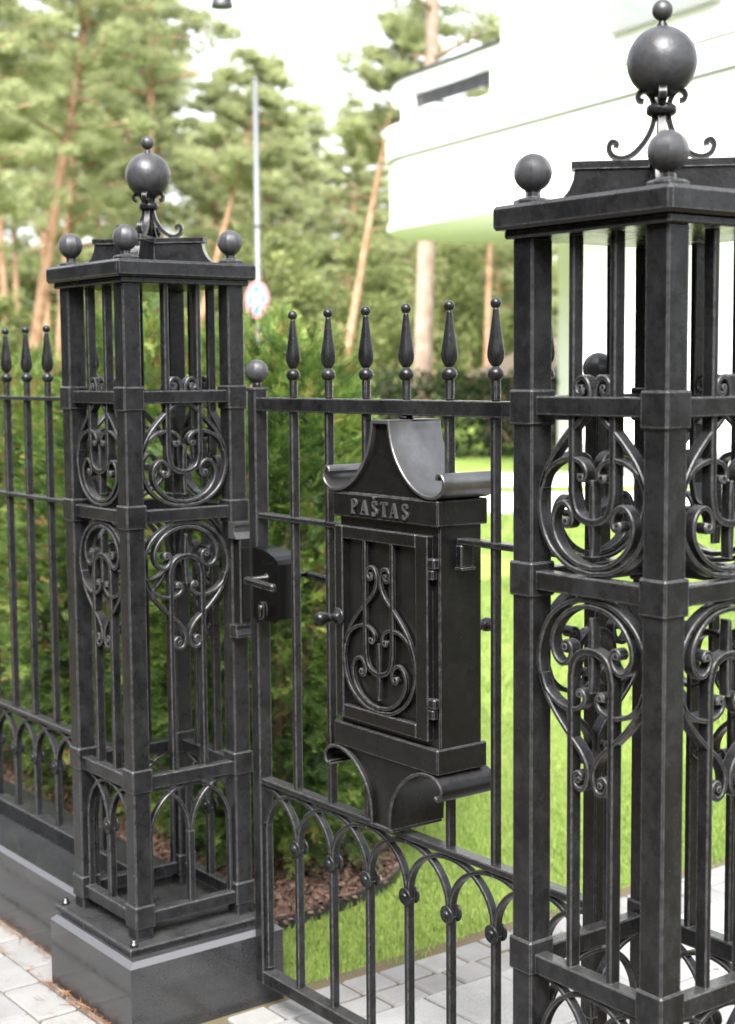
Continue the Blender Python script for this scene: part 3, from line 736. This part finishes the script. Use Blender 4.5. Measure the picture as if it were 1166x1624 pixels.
def yew(cx, cy, rx, ry, h, n, label, seed, shade=0):
    t = thing('yew_shrub', label, 'shrub', (cx, cy, 0), 'yew shrubs in the mulch bed')
    rg = np.random.default_rng(seed)
    th = rg.uniform(0, 2*PI, n); cz = rg.uniform(-1, 1, n); ph = np.arccos(cz)
    lum = np.array([lumpy(a, b, seed) for a, b in zip(th, ph)])
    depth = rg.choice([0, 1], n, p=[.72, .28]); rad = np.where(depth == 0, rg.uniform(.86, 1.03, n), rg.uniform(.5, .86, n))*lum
    sx = np.sin(ph)**.75
    zc = .5*h
    P = np.stack([sx*np.cos(th)*rx*rad, sx*np.sin(th)*ry*rad, zc*.94+np.cos(ph)*zc*1.0*np.minimum(rad, 1.02)], 1)
    taper = np.clip(1.12-.38*(P[:, 2]/h)**2, .5, 1.1); P[:, 0] *= taper; P[:, 1] *= taper
    ok = P[:, 2] > .1; P = P[ok]; th = th[ok]; ph = ph[ok]; depth = depth[ok]; rad = rad[ok]; n = len(P)
    dirs = np.stack([np.cos(th)*np.sin(ph), np.sin(th)*np.sin(ph), np.cos(ph)*.6+.35], 1)+rg.normal(0, .38, (n, 3))
    # clumps of tint
    cl = np.sin(P[:, 0]*9+seed)*np.sin(P[:, 1]*8)*np.sin(P[:, 2]*7+seed)
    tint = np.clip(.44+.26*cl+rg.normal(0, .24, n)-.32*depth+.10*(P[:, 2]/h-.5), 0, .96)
    red = rg.random(n) < .012; tint[red] = 1.0
    Vs, Fs, Ts = [], [], []; o_ = 0
    gi = rg.integers(0, len(SPR), n)
    for i, (V, F, T) in enumerate(SPR):
        m = gi == i
        roll = rg.normal(0, .6, m.sum())
        v, f, tt = scatter(V, F, P[m], dirs[m], rg.uniform(.058, .1, m.sum()), tint[m], T, roll)
        Vs.append(v); Fs.append(f+o_); Ts.append(tt); o_ += len(v)
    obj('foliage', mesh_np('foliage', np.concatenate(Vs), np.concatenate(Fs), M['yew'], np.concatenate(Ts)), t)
    mb = MB()
    for i in range(9):
        a = i*2.4+seed; mb.tube([(0, 0, -.02), (.1*rx*math.cos(a), .1*ry*math.sin(a), .2*h), (.45*rx*math.cos(a), .45*ry*math.sin(a), .55*h), (.62*rx*math.cos(a+.2), .62*ry*math.sin(a+.2), (.7+.025*i)*h)], [.022, .018, .011, .004], 6)
    mb.build('stem', M['twig'], t)
    return t
yew(-.62, 1.05, .50, .44, 1.90, 13500, 'tall feathery yew shrub nearest the gate, right end of the row', 1)
yew(-1.40, .98, .55, .46, 1.98, 11000, 'feathery yew shrub seen through the bars of the left pillar', 2)
yew(-2.30, 1.02, .60, .48, 1.80, 10000, 'yew shrub behind the fence, just left of the left pillar', 3)
yew(-3.35, 1.05, .65, .5, 1.78, 5500, 'yew shrub behind the fence at the left picture edge', 4)

yew(-1.02, 1.24, .46, .30, 1.72, 6000, 'lower yew shrub filling the gap behind the two tallest ones', 6)

# ------------------------------------------------------------------ mulch bed, edging, bark, lawn grass
edge = [(-.02, .40), (-.03, .67), (-.045, .86), (-.10, 1.11), (-.18, 1.25), (-.31, 1.37), (-.55, 1.47), (-.8, 1.52), (-2, 1.56), (-5, 1.6)]
poly = [tuple(p) for p in catmull(edge, 5)]+[(-5, .40)]
mu = MB().prism(poly, -.05, .004).build('mulch_bed', M['mulch_base']); struct(mu, 'reddish brown bark mulch bed under the yew shrubs')
ed = MB().ribbon(edge, .006, .05, lambda s, z, d: (s, z, .005+d), n=5, c=.001).build('lawn_edging', M['dark'])
tag(ed, 'thin dark metal lawn edging curving round the mulch bed', 'edging')
def inside(px, py, poly):
    r = np.zeros(len(px), bool); n = len(poly)
    for i in range(n):
        x1, y1 = poly[i]; x2, y2 = poly[(i+1) % n]
        c_ = ((y1 > py) != (y2 > py)) & (px < (x2-x1)*(py-y1)/((y2-y1) if y2 != y1 else 1e-9)+x1)
        r ^= c_
    return r
n = 16000
px = RNG.uniform(-2.6, .0, n); py = RNG.uniform(.4, 1.55, n); m = inside(px, py, poly); px, py = px[m], py[m]; n = len(px)
chV = np.array([(-.5, -.2, 0), (.5, -.16, .03), (.46, .18, 0), (-.42, .22, .04), (-.46, -.16, .16), (.45, -.12, .2), (.4, .15, .15), (-.38, .18, .19)])
chF = np.array([(0, 1, 5, 4), (1, 2, 6, 5), (2, 3, 7, 6), (3, 0, 4, 7), (4, 5, 6, 7)])
dd = np.stack([RNG.normal(0, 1, n), RNG.normal(0, 1, n), RNG.normal(0, .35, n)], 1)
v, f, tt = scatter(chV, chF, np.stack([px, py, RNG.uniform(.004, .022, n)], 1), dd, RNG.uniform(.012, .042, n), RNG.beta(2, 2, n), None, RNG.normal(0, .4, n))
ch = obj('bark_chips', mesh_np('bark_chips', v, f, M['chip'], tt)); struct(ch, 'loose red-brown bark chips in the bed', 'stuff')

def blade_t(h3=True):
    V = np.array([(-.045, 0, 0), (.045, 0, 0), (-.034, .06, .5), (.034, .06, .5), (0, .26, 1.0)])
    return V, np.array([(0, 1, 3), (0, 3, 2), (2, 3, 4)])
def grass(n, reg, hh, ww, seed):
    rg = np.random.default_rng(seed)
    x0, x1, y0, y1 = reg
    x = rg.uniform(x0, x1, n); y = rg.uniform(y0, y1, n)
    edge_noise = .035*np.sin(y*9)+.02*np.sin(y*23+1)
    m = ~inside(x, y, poly) & (x < .385+edge_noise*.8); x, y = x[m], y[m]; n = len(x)
    V, F = blade_t()
    a = rg.uniform(0, 2*PI, n); bend = rg.uniform(.2, 1.5, n)
    h = hh*rg.uniform(.55, 1.25, n); wd = ww*rg.uniform(.7, 1.3, n)
    vx = V[None, :, 0]*wd[:, None]; vy = V[None, :, 1]*(h*bend)[:, None]; vz = V[None, :, 2]*h[:, None]
    ca, sa = np.cos(a)[:, None], np.sin(a)[:, None]
    P = np.stack([x[:, None]+ca*vx-sa*vy, y[:, None]+sa*vx+ca*vy, vz-.012], 2)
    patch = np.sin(x*2.1+1)*np.sin(y*1.7)+.5*np.sin(x*5.3)*np.sin(y*4.1+2)
    tint = np.clip(.5+.22*patch+rg.normal(0, .22, n), 0, .88); dry = rg.random(n) < .05; tint[dry] = rg.uniform(.9, 1, dry.sum())
    FF = (F[None]+(np.arange(n)*5)[:, None, None]).reshape(-1, 3)
    return P.reshape(-1, 3), FF, np.repeat(tint, 5)
parts = [grass(105000, (-1.6, .45, .42, 3.2), .021, .034, 1), grass(85000, (-5.5, .45, 3.2, 7.5), .026, .08, 2), grass(36000, (-3.5, -1.6, 1.5, 3.2), .026, .06, 3), grass(60000, (-13, .45, 7.5, 13.5), .03, .16, 4)]
o_ = 0; Vs, Fs, Ts = [], [], []
for v, f, t_ in parts: Vs.append(v); Fs.append(f+o_); Ts.append(t_); o_ += len(v)
gr = obj('grass', mesh_np('grass', np.concatenate(Vs), np.concatenate(Fs), M['grass'], np.concatenate(Ts))); struct(gr, 'short bright green grass blades of the lawn', 'stuff')

# dry needles gathered along the plinth and in the joints
n = 800; rg = RNG
t_ = rg.random(n)
x = np.where(t_ < .55, rg.uniform(-1.2, -.07, n), rg.uniform(-.09, .42, n)); y0 = np.where(t_ < .55, .018, -.067)
y = y0-np.abs(rg.normal(0, .012, n))-.001
sc = rg.random(n) < .22; x[sc] = rg.uniform(-1.0, 1.6, sc.sum()); y[sc] = rg.uniform(-.6, -.07, sc.sum())
jm = rg.random(n) < .18; y[jm] = -.08+rg.normal(0, .003, jm.sum()); x[jm] = rg.uniform(-.8, .4, jm.sum())
nv = np.array([(-.5, -.012, 0), (.5, -.012, 0), (.5, .02, .01), (-.5, .02, .01)]); nf = np.array([(0, 1, 2, 3)])
dd = np.stack([rg.normal(0, 1, n), rg.normal(0, .7, n), rg.normal(0, .08, n)], 1)
v, f, tt = scatter(nv, nf, np.stack([x, y, rg.uniform(.003, .012, n)], 1), dd, rg.uniform(.015, .05, n), rg.random(n), None, rg.normal(0, .3, n))
nd = obj('fallen_needles', mesh_np('fallen_needles', v, f, M['needle'], tt)); struct(nd, 'dry orange pine needles along the foot of the plinth', 'stuff')

# ================================================================== DRIVEWAY, FAR HEDGE, HUT
rv = Vector((.603, .798, 0)); fh = Vector((-.7978, .6028, 0))
CAMP = Vector((3.737, -1.82, 0))
def gp(depth, lat): p = CAMP+fh*depth+rv*lat; return (p.x, p.y)
def strip(nm, d0, d1, l0, l1, z, mat, label):
    a = [gp(d0, l0), gp(d0, l1), gp(d1, l1), gp(d1, l0)]
    return struct(MB().add([(*q, z) for q in a], [(0, 1, 2, 3)]).build(nm, mat), label)
strip('driveway', 18.0, 21.0, -1.5, 30, .006, M['concrete'], 'pale concrete driveway strip across the lawn')
strip('footpath', 22.1, 25.0, -1.5, 30, .006, M['concrete'], 'pale concrete footpath beyond the driveway')

def leafcloud(rg, centers, radii, per, size, tmpl, tbase=.5, tvar=.2, flat=1.0):
    Vt, Ft = tmpl; P = []; T = []
    for c_, r in zip(centers, radii):
        q = rg.normal(0, 1, (per, 3)); q /= np.linalg.norm(q, axis=1, keepdims=True); q *= rg.uniform(.35, 1.05, (per, 1))**.6
        q[:, 2] *= flat
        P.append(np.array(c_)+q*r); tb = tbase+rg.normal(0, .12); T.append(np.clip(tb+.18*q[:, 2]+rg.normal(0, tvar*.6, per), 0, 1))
    P = np.concatenate(P); T = np.concatenate(T); n = len(P)
    dirs = rg.normal(0, 1, (n, 3)); dirs[:, 2] = np.abs(dirs[:, 2])*.6+.1
    return scatter(Vt, Ft, P, dirs, size*rg.uniform(.6, 1.3, n), T)
QUAD = (np.array([(0, -.18, 0), (.5, -.32, .06), (1, 0, 0), (.5, .32, .06)]), np.array([(0, 1, 2, 3)]))
tv = []; tf = []
for i in range(5):
    a = 2*PI*i/5; d = np.array((.8, .6*math.cos(a), .6*math.sin(a))); s_ = np.array((0, -math.sin(a), math.cos(a)))*.05
    tv += [s_, -s_, d]; tf.append((3*i, 3*i+1, 3*i+2))
TUFT = (np.array(tv), np.array(tf))

rg = np.random.default_rng(11)
hd = thing('clipped_hedge', 'dark green clipped hedge at the far side of the lawn', 'hedge', (*gp(30, 1.8), 0))
cs = []; rr = []
for d in np.linspace(29.6, 31, 4):
    for l in np.linspace(-4, 6.5, 36):
        for z in np.linspace(.15, 1.45, 5):
            q = gp(d+rg.normal(0, .08), l+rg.normal(0, .08)); cs.append((q[0]-gp(30, 1.8)[0], q[1]-gp(30, 1.8)[1], z)); rr.append(.26)
v, f, tt = leafcloud(rg, cs, rr, 26, .11, QUAD, .4, .3); obj('foliage', mesh_np('foliage', v, f, M['hedge'], tt), hd)
mb = MB()
for l in np.linspace(-4, 6.5, 14): q = gp(30.3, l); mb.tube([(q[0]-gp(30, 1.8)[0], q[1]-gp(30, 1.8)[1], -.05), (q[0]-gp(30, 1.8)[0], q[1]-gp(30, 1.8)[1], 1.2)], [.03, .015], 6)
mb.build('stem', M['twig'], hd)

hx, hy = gp(36, 4.35); hut = thing('garden_hut', 'small garden hut with brown shingle roof behind the far hedge', 'hut', (hx, hy, 0))
MB().box(-1.15, 1.15, -1.15, 1.15, 0, 1.56, .02).build('wall', M['wood'], hut)
MB().add([(-1.5, -1.5, 1.55), (1.5, -1.5, 1.55), (1.5, 1.5, 1.55), (-1.5, 1.5, 1.55), (0, 0, 2.5)], [(0, 3, 2, 1), (0, 1, 4), (1, 2, 4), (2, 3, 4), (3, 0, 4)]).build('roof', M['shingle'], hut)

# ================================================================== HOUSE
P0 = np.array((-14.83, 14.95)); e_ = np.array((.985, -.17)); n_ = np.array((-.17, -.985))
HB = (-10.0, 17.0, 0)
def hp(a, b, z): q = P0+a*e_+b*n_; return (q[0], q[1], z)
house = thing('house', 'white rendered villa with a rounded balcony end behind the right pillar', 'house', HB)
def outline(off, a1=14, R=2.5, ac=-3.17):
    r = R+off; pts = [(ac+r*math.cos(q), -R+r*math.sin(q)) for q in np.linspace(PI/2, PI*1.5, 33)]
    return [(a1, off)]+pts+[(a1, -2*R-off)]
def hprism(nm, poly, z0, z1, mat, par=house):
    n = len(poly); vs = [hp(a, b, z0) for a, b in poly]+[hp(a, b, z1) for a, b in poly]
    F = [tuple(range(n)), tuple(range(n, 2*n))]+[(i, (i+1) % n, n+(i+1) % n, n+i) for i in range(n)]
    return MB().add(vs, F).build(nm, mat, par, HB)
def hbox(nm, a0, a1, b0, b1, z0, z1, mat, par=house): return hprism(nm, [(a0, b0), (a1, b0), (a1, b1), (a0, b1)], z0, z1, mat, par)
bal = hprism('balcony', outline(0), 4.42, 5.60, M['white'])
hprism('lower_rim', outline(.05), 4.30, 4.42, M['white'], bal)
hprism('upper_moulding', outline(.07), 5.60, 5.98, M['white'], bal)
hprism('coping_shade_band', outline(.078), 5.98, 6.02, M['trim'], bal)  # grey band painted as the shade line under the coping
hprism('moulding_shade_band', outline(.012), 5.555, 5.599, M['trim'], bal)  # grey strip standing in for the shade below the moulding
hprism('coping', outline(.10), 6.02, 6.16, M['white'], bal)
# parapet with open slot
def ring(nm, o0, o1, z0, z1, mat, par, a1=0.0):
    A = outline(o1, a1)[:-1]; Bq = outline(o0, a1)[:-1]; n = len(A)
    vs = [hp(*p, z0) for p in A]+[hp(*p, z0) for p in Bq]+[hp(*p, z1) for p in A]+[hp(*p, z1) for p in Bq]
    F = []
    for i in range(n-1):
        F += [(i, i+1, 2*n+i+1, 2*n+i), (n+i, n+i+1, 3*n+i+1, 3*n+i), (2*n+i, 2*n+i+1, 3*n+i+1, 3*n+i), (i, i+1, n+i+1, n+i)]
    F += [(0, n, 3*n, 2*n), (n-1, 2*n-1, 4*n-1, 3*n-1)]
    return MB().add(vs, F).build(nm, mat, par, HB)
ring('parapet_top', -.32, -.04, 6.72, 6.98, M['white'], bal)
ring('parapet_cap', -.36, 0.0, 6.98, 7.03, M['dark'], bal)
for i in range(10):
    aa, bb = outline(-.18)[1+int(i*2.2)] if i > 0 else (-.2, -.18)
    MB().tube([hp(aa, bb, 6.16), hp(aa, bb, 6.72)], [.02, .02], 6).build('baluster', M['dark'], bal, HB)
for i in range(7):
    a0 = -.15-.44*i
    hbox('railing_panel', a0-.42, a0, -.19, -.17, 6.42, 6.66, M['dark'], bal)
hbox('parapet_pier', -.35, .02, -.33, -.035, 6.162, 6.719, M['white'], bal)
arc = [p for p in outline(-.18)[1:]][:14]
hbox('parapet_pier', -3.4, -3.1, -.33, -.035, 6.162, 6.719, M['white'], bal)
up_ = hbox('upper_wall', 0, 14, -8, -.02, 6.158, 10.5, M['white'])
hbox('string_course', 0, 14, -.02, .03, 6.162, 6.3, M['white'], up_)
def window(a0, a1, z0, z1, b, par):
    w_ = hbox('window', a0, a1, b, b+.02, z0, z1, M['glass'], par)
    for q in ((a0-.07, a0, z0-.07, z1+.07), (a1, a1+.07, z0-.07, z1+.07), (a0, a1, z0-.07, z0), (a0, a1, z1, z1+.07), ((a0+a1)/2-.03, (a0+a1)/2+.03, z0, z1)):
        hbox('window_frame', q[0], q[1], b+.004, b+.05, q[2], q[3], M['trim'], w_)
    hbox('window_sill', a0-.18, a1+.18, b+.002, b+.12, z0-.14, z0-.075, M['trim'], w_); return w_
window(3.2, 5.2, 6.62, 9.0, -.015, up_); window(8, 9.6, 6.62, 9.0, -.015, up_)
gw = hbox('ground_wall', .5, 14, -8, -1.2, -.1, 4.31, M['white'])
hbox('side_wall', -3.3, .49, -8, -3.4, -.1, 4.305, M['white'])
window(6.05, 8.2, 1.75, 4.0, -1.195, gw)
hbox('base_course', .45, 14, -1.2, -1.16, -.1, .5, M['trim'], gw)
rfh = hbox('roof', -.3, 14.3, -8.3, .3, 10.5, 10.75, M['trim'])

# ================================================================== LAMP POLE, SIGN, STREET LAMP
lp = thing('lamp_pole', 'slim grey metal pole behind the left pillar', 'pole', (-17.6, 12.04, 0))
MB().tube([(0, 0, -.1), (0, 0, 1.2), (0, 0, 1.25), (0, 0, 6.5)], [.065, .065, .052, .046], 14).build('shaft', M['galv'], lp)
MB().lathe([(.058, 4.1), (.058, 4.16)], 14).build('band', M['galv'], lp); MB().lathe([(.05, 6.5), (.05, 6.53), (.0001, 6.55)], 14).build('top_cap', M['galv'], lp)
sg_ = thing('road_sign', 'round pale pink and blue no-stopping sign on the grey pole', 'sign', (-17.52, 11.96, 2.9))
def disc(nm, r, y0, y1, mat, par, sect=None):
    mb = MB()
    if sect is None: poly_ = [(r*math.cos(q), r*math.sin(q)) for q in np.linspace(0, 2*PI, 41)[:-1]]
    else: poly_ = sect
    return mb.prism(poly_, y0, y1, lambda a, b, d: (a, d, b)).build(nm, mat, par)
disc('sign_plate', .31, -.004, .004, M['sred'], sg_)
R_ = .235
for kq in range(4):
    a0 = kq*PI/2+PI/4
    off = .055
    mid = kq*PI/2
    arc_ = [(R_*math.cos(q), R_*math.sin(q)) for q in np.linspace(mid-PI/4+.24, mid+PI/4-.24, 9)]
    disc('sign_field', 0, -.007, -.0042, M['sblue'], sg_, [(.075*math.cos(mid), .075*math.sin(mid))]+arc_)
disc('clamp', 0, .004, .03, M['galv'], sg_, [(-.05, -.03), (.05, -.03), (.05, .03), (-.05, .03)])
to = Vector((3.737+17.52, -1.82-11.96)); ang = math.atan2(to.x, -to.y)
sg_.rotation_euler = (0, 0, ang-.88)
sl_ = thing('street_lamp', 'street lamp head hanging at the top edge of the picture', 'street lamp', (-21.0, 8.4, 0))
lx, ly = -18.17+21.0, 11.78-8.4
MB().tube([(0, 0, -.1), (0, 0, 8.3), (.25, .3, 8.75), (lx*.6, ly*.6, 8.9), (lx, ly, 8.75)], [.08, .06, .045, .035, .03], 12).build('pole', M['galv'], sl_)
lh = MB().lathe([(.19, 7.72), (.19, 7.75), (.15, 7.9), (.06, 8.0), (.03, 8.1), (.02, 8.76)], 24, (lx, ly, 0)).build('lamp_shade', M['dark'], sl_)

# ================================================================== FOREST
def pine_variant(seed, H, lean, crown0, nb, dens, mats):
    rg = np.random.default_rng(seed); bend = rg.uniform(-.25, .25, 2)
    def tr(u): return np.array((lean[0]*H*u+bend[0]*math.sin(3*u), lean[1]*H*u+bend[1]*math.sin(2.5*u), H*u))
    mb = MB(); us = np.linspace(0, 1, 12)
    r0 = .0115*H
    mb.tube([tr(u)-(0, 0, .1 if u == 0 else 0) for u in us], [r0*(1-.82*u)+.01 for u in us], 10)
    cs = []; rr = []
    for i in range(nb):
        u = crown0+(1-crown0)*(i/nb)**.9; a = i*2.399+rg.uniform(-.4, .4)
        ln = (1.0-.6*(u-crown0)/(1-crown0))*rg.uniform(.55, 1.1)*H*.17
        b0 = tr(u); d = np.array((math.cos(a), math.sin(a), rg.uniform(-.05, .45)))
        p1 = b0+d*ln*.5; p2 = b0+d*ln+np.array((0, 0, .1*ln))
        mb.tube([b0, p1, p2], [.035+.004*H*(1-u), .03, .012], 5)
        for q in np.linspace(.3, 1.1, 8):
            cs.append(b0+d*ln*q+rg.normal(0, .17*ln, 3)*(1, 1, .4)+(0, 0, .12)); rr.append(rg.uniform(.2, .45)*(.7+.02*H))
    for q in (.93, .98, 1.02): cs.append(tr(q)); rr.append(.5)
    for i in range(7):      # dead snags on the bare trunk
        u = rg.uniform(.2, crown0); a = rg.uniform(0, 2*PI); b0 = tr(u); mb.tube([b0, b0+np.array((math.cos(a), math.sin(a), .1))*rg.uniform(.3, 1.0)], [.025, .008], 4)
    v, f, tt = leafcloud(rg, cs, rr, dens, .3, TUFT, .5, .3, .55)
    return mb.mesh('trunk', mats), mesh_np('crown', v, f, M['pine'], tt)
PV = [pine_variant(21, 17, (.0, .0), .50, 34, 30, M['bark']), pine_variant(22, 16, (.02, .01), .36, 40, 30, M['bark']), pine_variant(23, 18, (-.01, .02), .58, 30, 30, M['bark']), pine_variant(24, 11.5, (.0, .0), .66, 18, 30, M['bark'])]
def tree(name, label, cat, group, trunk, crown, loc, s=1.0, rz=0, tilt=(0, 0)):
    t = thing(name, label, cat, loc, group); t.scale = (s, s, s); t.rotation_euler = (tilt[0], tilt[1], rz)
    a = obj('trunk', trunk, t); b = obj('crown', crown, t); return t
def at(px, depth): lat = (px-583)/2395.9*depth; return (*gp(depth, lat), 0)
PG = 'pines of the wood behind the garden'
def lean_tilt(k_):     # sideways lean k (image-right positive), turned about the view axis
    ax = fh; a = k_; return (ax.x*a, ax.y*a)
specs = [(36, 44, 1.0, 0, .19, 'leaning red-barked pine at the left edge of the wood'),
         (88, 50, 1.02, 1, .08, 'slim red-barked pine just right of the leaning left-edge pine'),
         (-40, 40, .95, 1, .05, 'dense pine at the far left picture edge'),
         (190, 58, 1.05, 1, .04, 'bushy pine behind the tip of the left pillar'),
         (232, 52, 1.05, 2, .02, 'straight pine rising right behind the left pillar ball'),
         (272, 47, 1.0, 3, .27, 'strongly leaning pine right of the left pillar ball'),
         (330, 60, .82, 1, .06, 'bushy pine between left pillar and lamp pole'),
         (420, 56, .70, 1, .03, 'bushy pine behind the lamp pole'),
         (478, 62, .72, 1, -.02, 'lower pine right of the lamp pole'),
         (545, 60, .74, 1, .06, 'thin distant pine left of the balcony'),
         (531, 43, 1.0, 3, .19, 'leaning red-barked pine left of the balcony'),
         (769, 47, .58, 2, .02, 'straight pine under the balcony at right'),
         (792, 52, .55, 1, 0, 'thin pine just left of the right pillar')]
for px, dp, s, vi, lean, lab in specs:
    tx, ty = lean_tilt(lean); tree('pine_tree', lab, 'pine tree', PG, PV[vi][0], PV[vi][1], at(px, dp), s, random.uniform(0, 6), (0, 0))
    t = [o_ for o_ in COL.objects if o_.get('label') == lab][-1]
    q = Matrix.Rotation(lean, 4, Vector((fh.x, fh.y, 0))) @ Matrix.Rotation(random.uniform(0, 6), 4, 'Z')
    t.rotation_euler = q.to_euler()
bigT, bigC = pine_variant(31, 19, (.0, .0), .44, 26, 36, M['bark_grey'])
t = tree('pine_tree', 'thick straight pine trunk passing behind the balcony end', 'pine tree', PG, bigT, bigC, at(667, 33.5), 1.0, 0)
t.rotation_euler = (Matrix.Rotation(.035, 4, Vector((fh.x, fh.y, 0)))).to_euler()
# background rows of the wood: individual pines, small in view
bi = 0
LBL = 'distant pine in the back rows of the wood'
for row, dp in enumerate((70, 82)):
    for px in range(-120, 1000, 74):
        dpp = dp+random.uniform(-4, 4)
        ytop = (30 if px < 180 else 90 if px < 290 else 185 if px < 600 else 300)+random.uniform(0, 90)
        sc_ = (1.7+(589-ytop)/2396*dpp)/17.0
        tree('pine_tree', LBL, 'pine tree', 'distant pines', *PV[bi % 3], at(px+random.uniform(-25, 25)+row*30, dpp), sc_, random.uniform(0, 6)); bi += 1
# understorey: leafy bushes
def bush_variant(seed, h, r):
    rg = np.random.default_rng(seed); cs = []; rr = []; mb = MB()
    for i in range(46):
        a = rg.uniform(0, 2*PI); z = rg.uniform(.1, 1); q = r*math.sqrt(max(.02, 1-abs(z-.4)*1.3))*rg.uniform(.2, 1)
        cs.append((q*math.cos(a), q*math.sin(a), h*z)); rr.append(rg.uniform(.5, .85))
        if i < 12: mb.tube([(0, 0, -.1), (.3*q*math.cos(a), .3*q*math.sin(a), h*z*.45), (q*math.cos(a), q*math.sin(a), h*z)], [.06, .04, .012], 5)
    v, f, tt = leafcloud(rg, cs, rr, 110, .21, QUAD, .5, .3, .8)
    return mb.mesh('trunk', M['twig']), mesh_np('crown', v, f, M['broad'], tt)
BV = [bush_variant(41, 5.0, 2.3), bush_variant(42, 6.5, 2.2)]
for i, (px, dp, s, lab) in enumerate([(140, 54, .8, 'just left of the left pillar finial'), (205, 50, .9, 'directly behind the left pillar finial'), (300, 52, .9, 'right of the left pillar finial'), (345, 48, .8, 'above the right corner ball of the left pillar'),
        (395, 50, .95, 'behind the lamp pole'), (450, 47, .9, 'right of the lamp pole, above the yew shrub'), (500, 50, .8, 'behind the second gate spear'), (590, 48, .85, 'behind the third gate spear'), (625, 44, .75, 'left of the thick pine trunk'),
        (715, 50, .9, 'right of the thick pine trunk, under the balcony'), (800, 54, .9, 'left of the right pillar, under the balcony'), (20, 58, .7, 'at the left picture edge'), (250, 62, 1.0, 'in the second row behind the left pillar'), (560, 62, 1.1, 'in the second row left of the balcony')]):
    tree('leafy_tree', 'young light green leafy tree '+lab, 'tree', 'young leafy trees under the pines', *BV[i % 2], at(px, dp), s, random.uniform(0, 6))

# wood on the other side of the street: out of view, mirrored in the dark iron and granite
rg = np.random.default_rng(77); cs = []; rr = []
def belt(n, f_):
    for i in range(n):
        u = rg.random(); h = rg.uniform(.05, 1)**.8; x_, y_ = f_(u); cs.append((x_+rg.normal(0, 1.2), y_+rg.normal(0, 1.2), h*(11+3*math.sin(u*40)))); rr.append(rg.uniform(.8, 1.5))
belt(1100, lambda u: (-62+84*u, -15))
for i in range(420):  # low unseen belt, height set for its reflection in the iron
    u = rg.random(); cs.append((25+3*math.sin(u*9)+rg.normal(0, .8), -14+60*u, rg.random()*1.4)); rr.append(rg.uniform(.4, .7))
v, f, tt = leafcloud(rg, cs, rr, 60, 1.3, QUAD, .35, .3, .8)
struct(obj('opposite_wood', mesh_np('opposite_wood', v, f, M['hedge'], tt)), 'unseen leafy wood across the street and a low belt beside it', 'stuff')
# far edge of the wood: one soft mass behind the trunks
rg = np.random.default_rng(91); cs = []; rr = []
for i in range(700):
    px = rg.uniform(-160, 1000); dp = rg.uniform(92, 104); q = at(px, dp); cs.append((q[0], q[1], rg.uniform(.3, 9.5))); rr.append(rg.uniform(.9, 1.7))
v, f, tt = leafcloud(rg, cs, rr, 60, .7, QUAD, .45, .3, .8)
struct(obj('far_wood', mesh_np('far_wood', v, f, M['broad'], tt)), 'pale green mass of the far wood behind the pines', 'stuff')
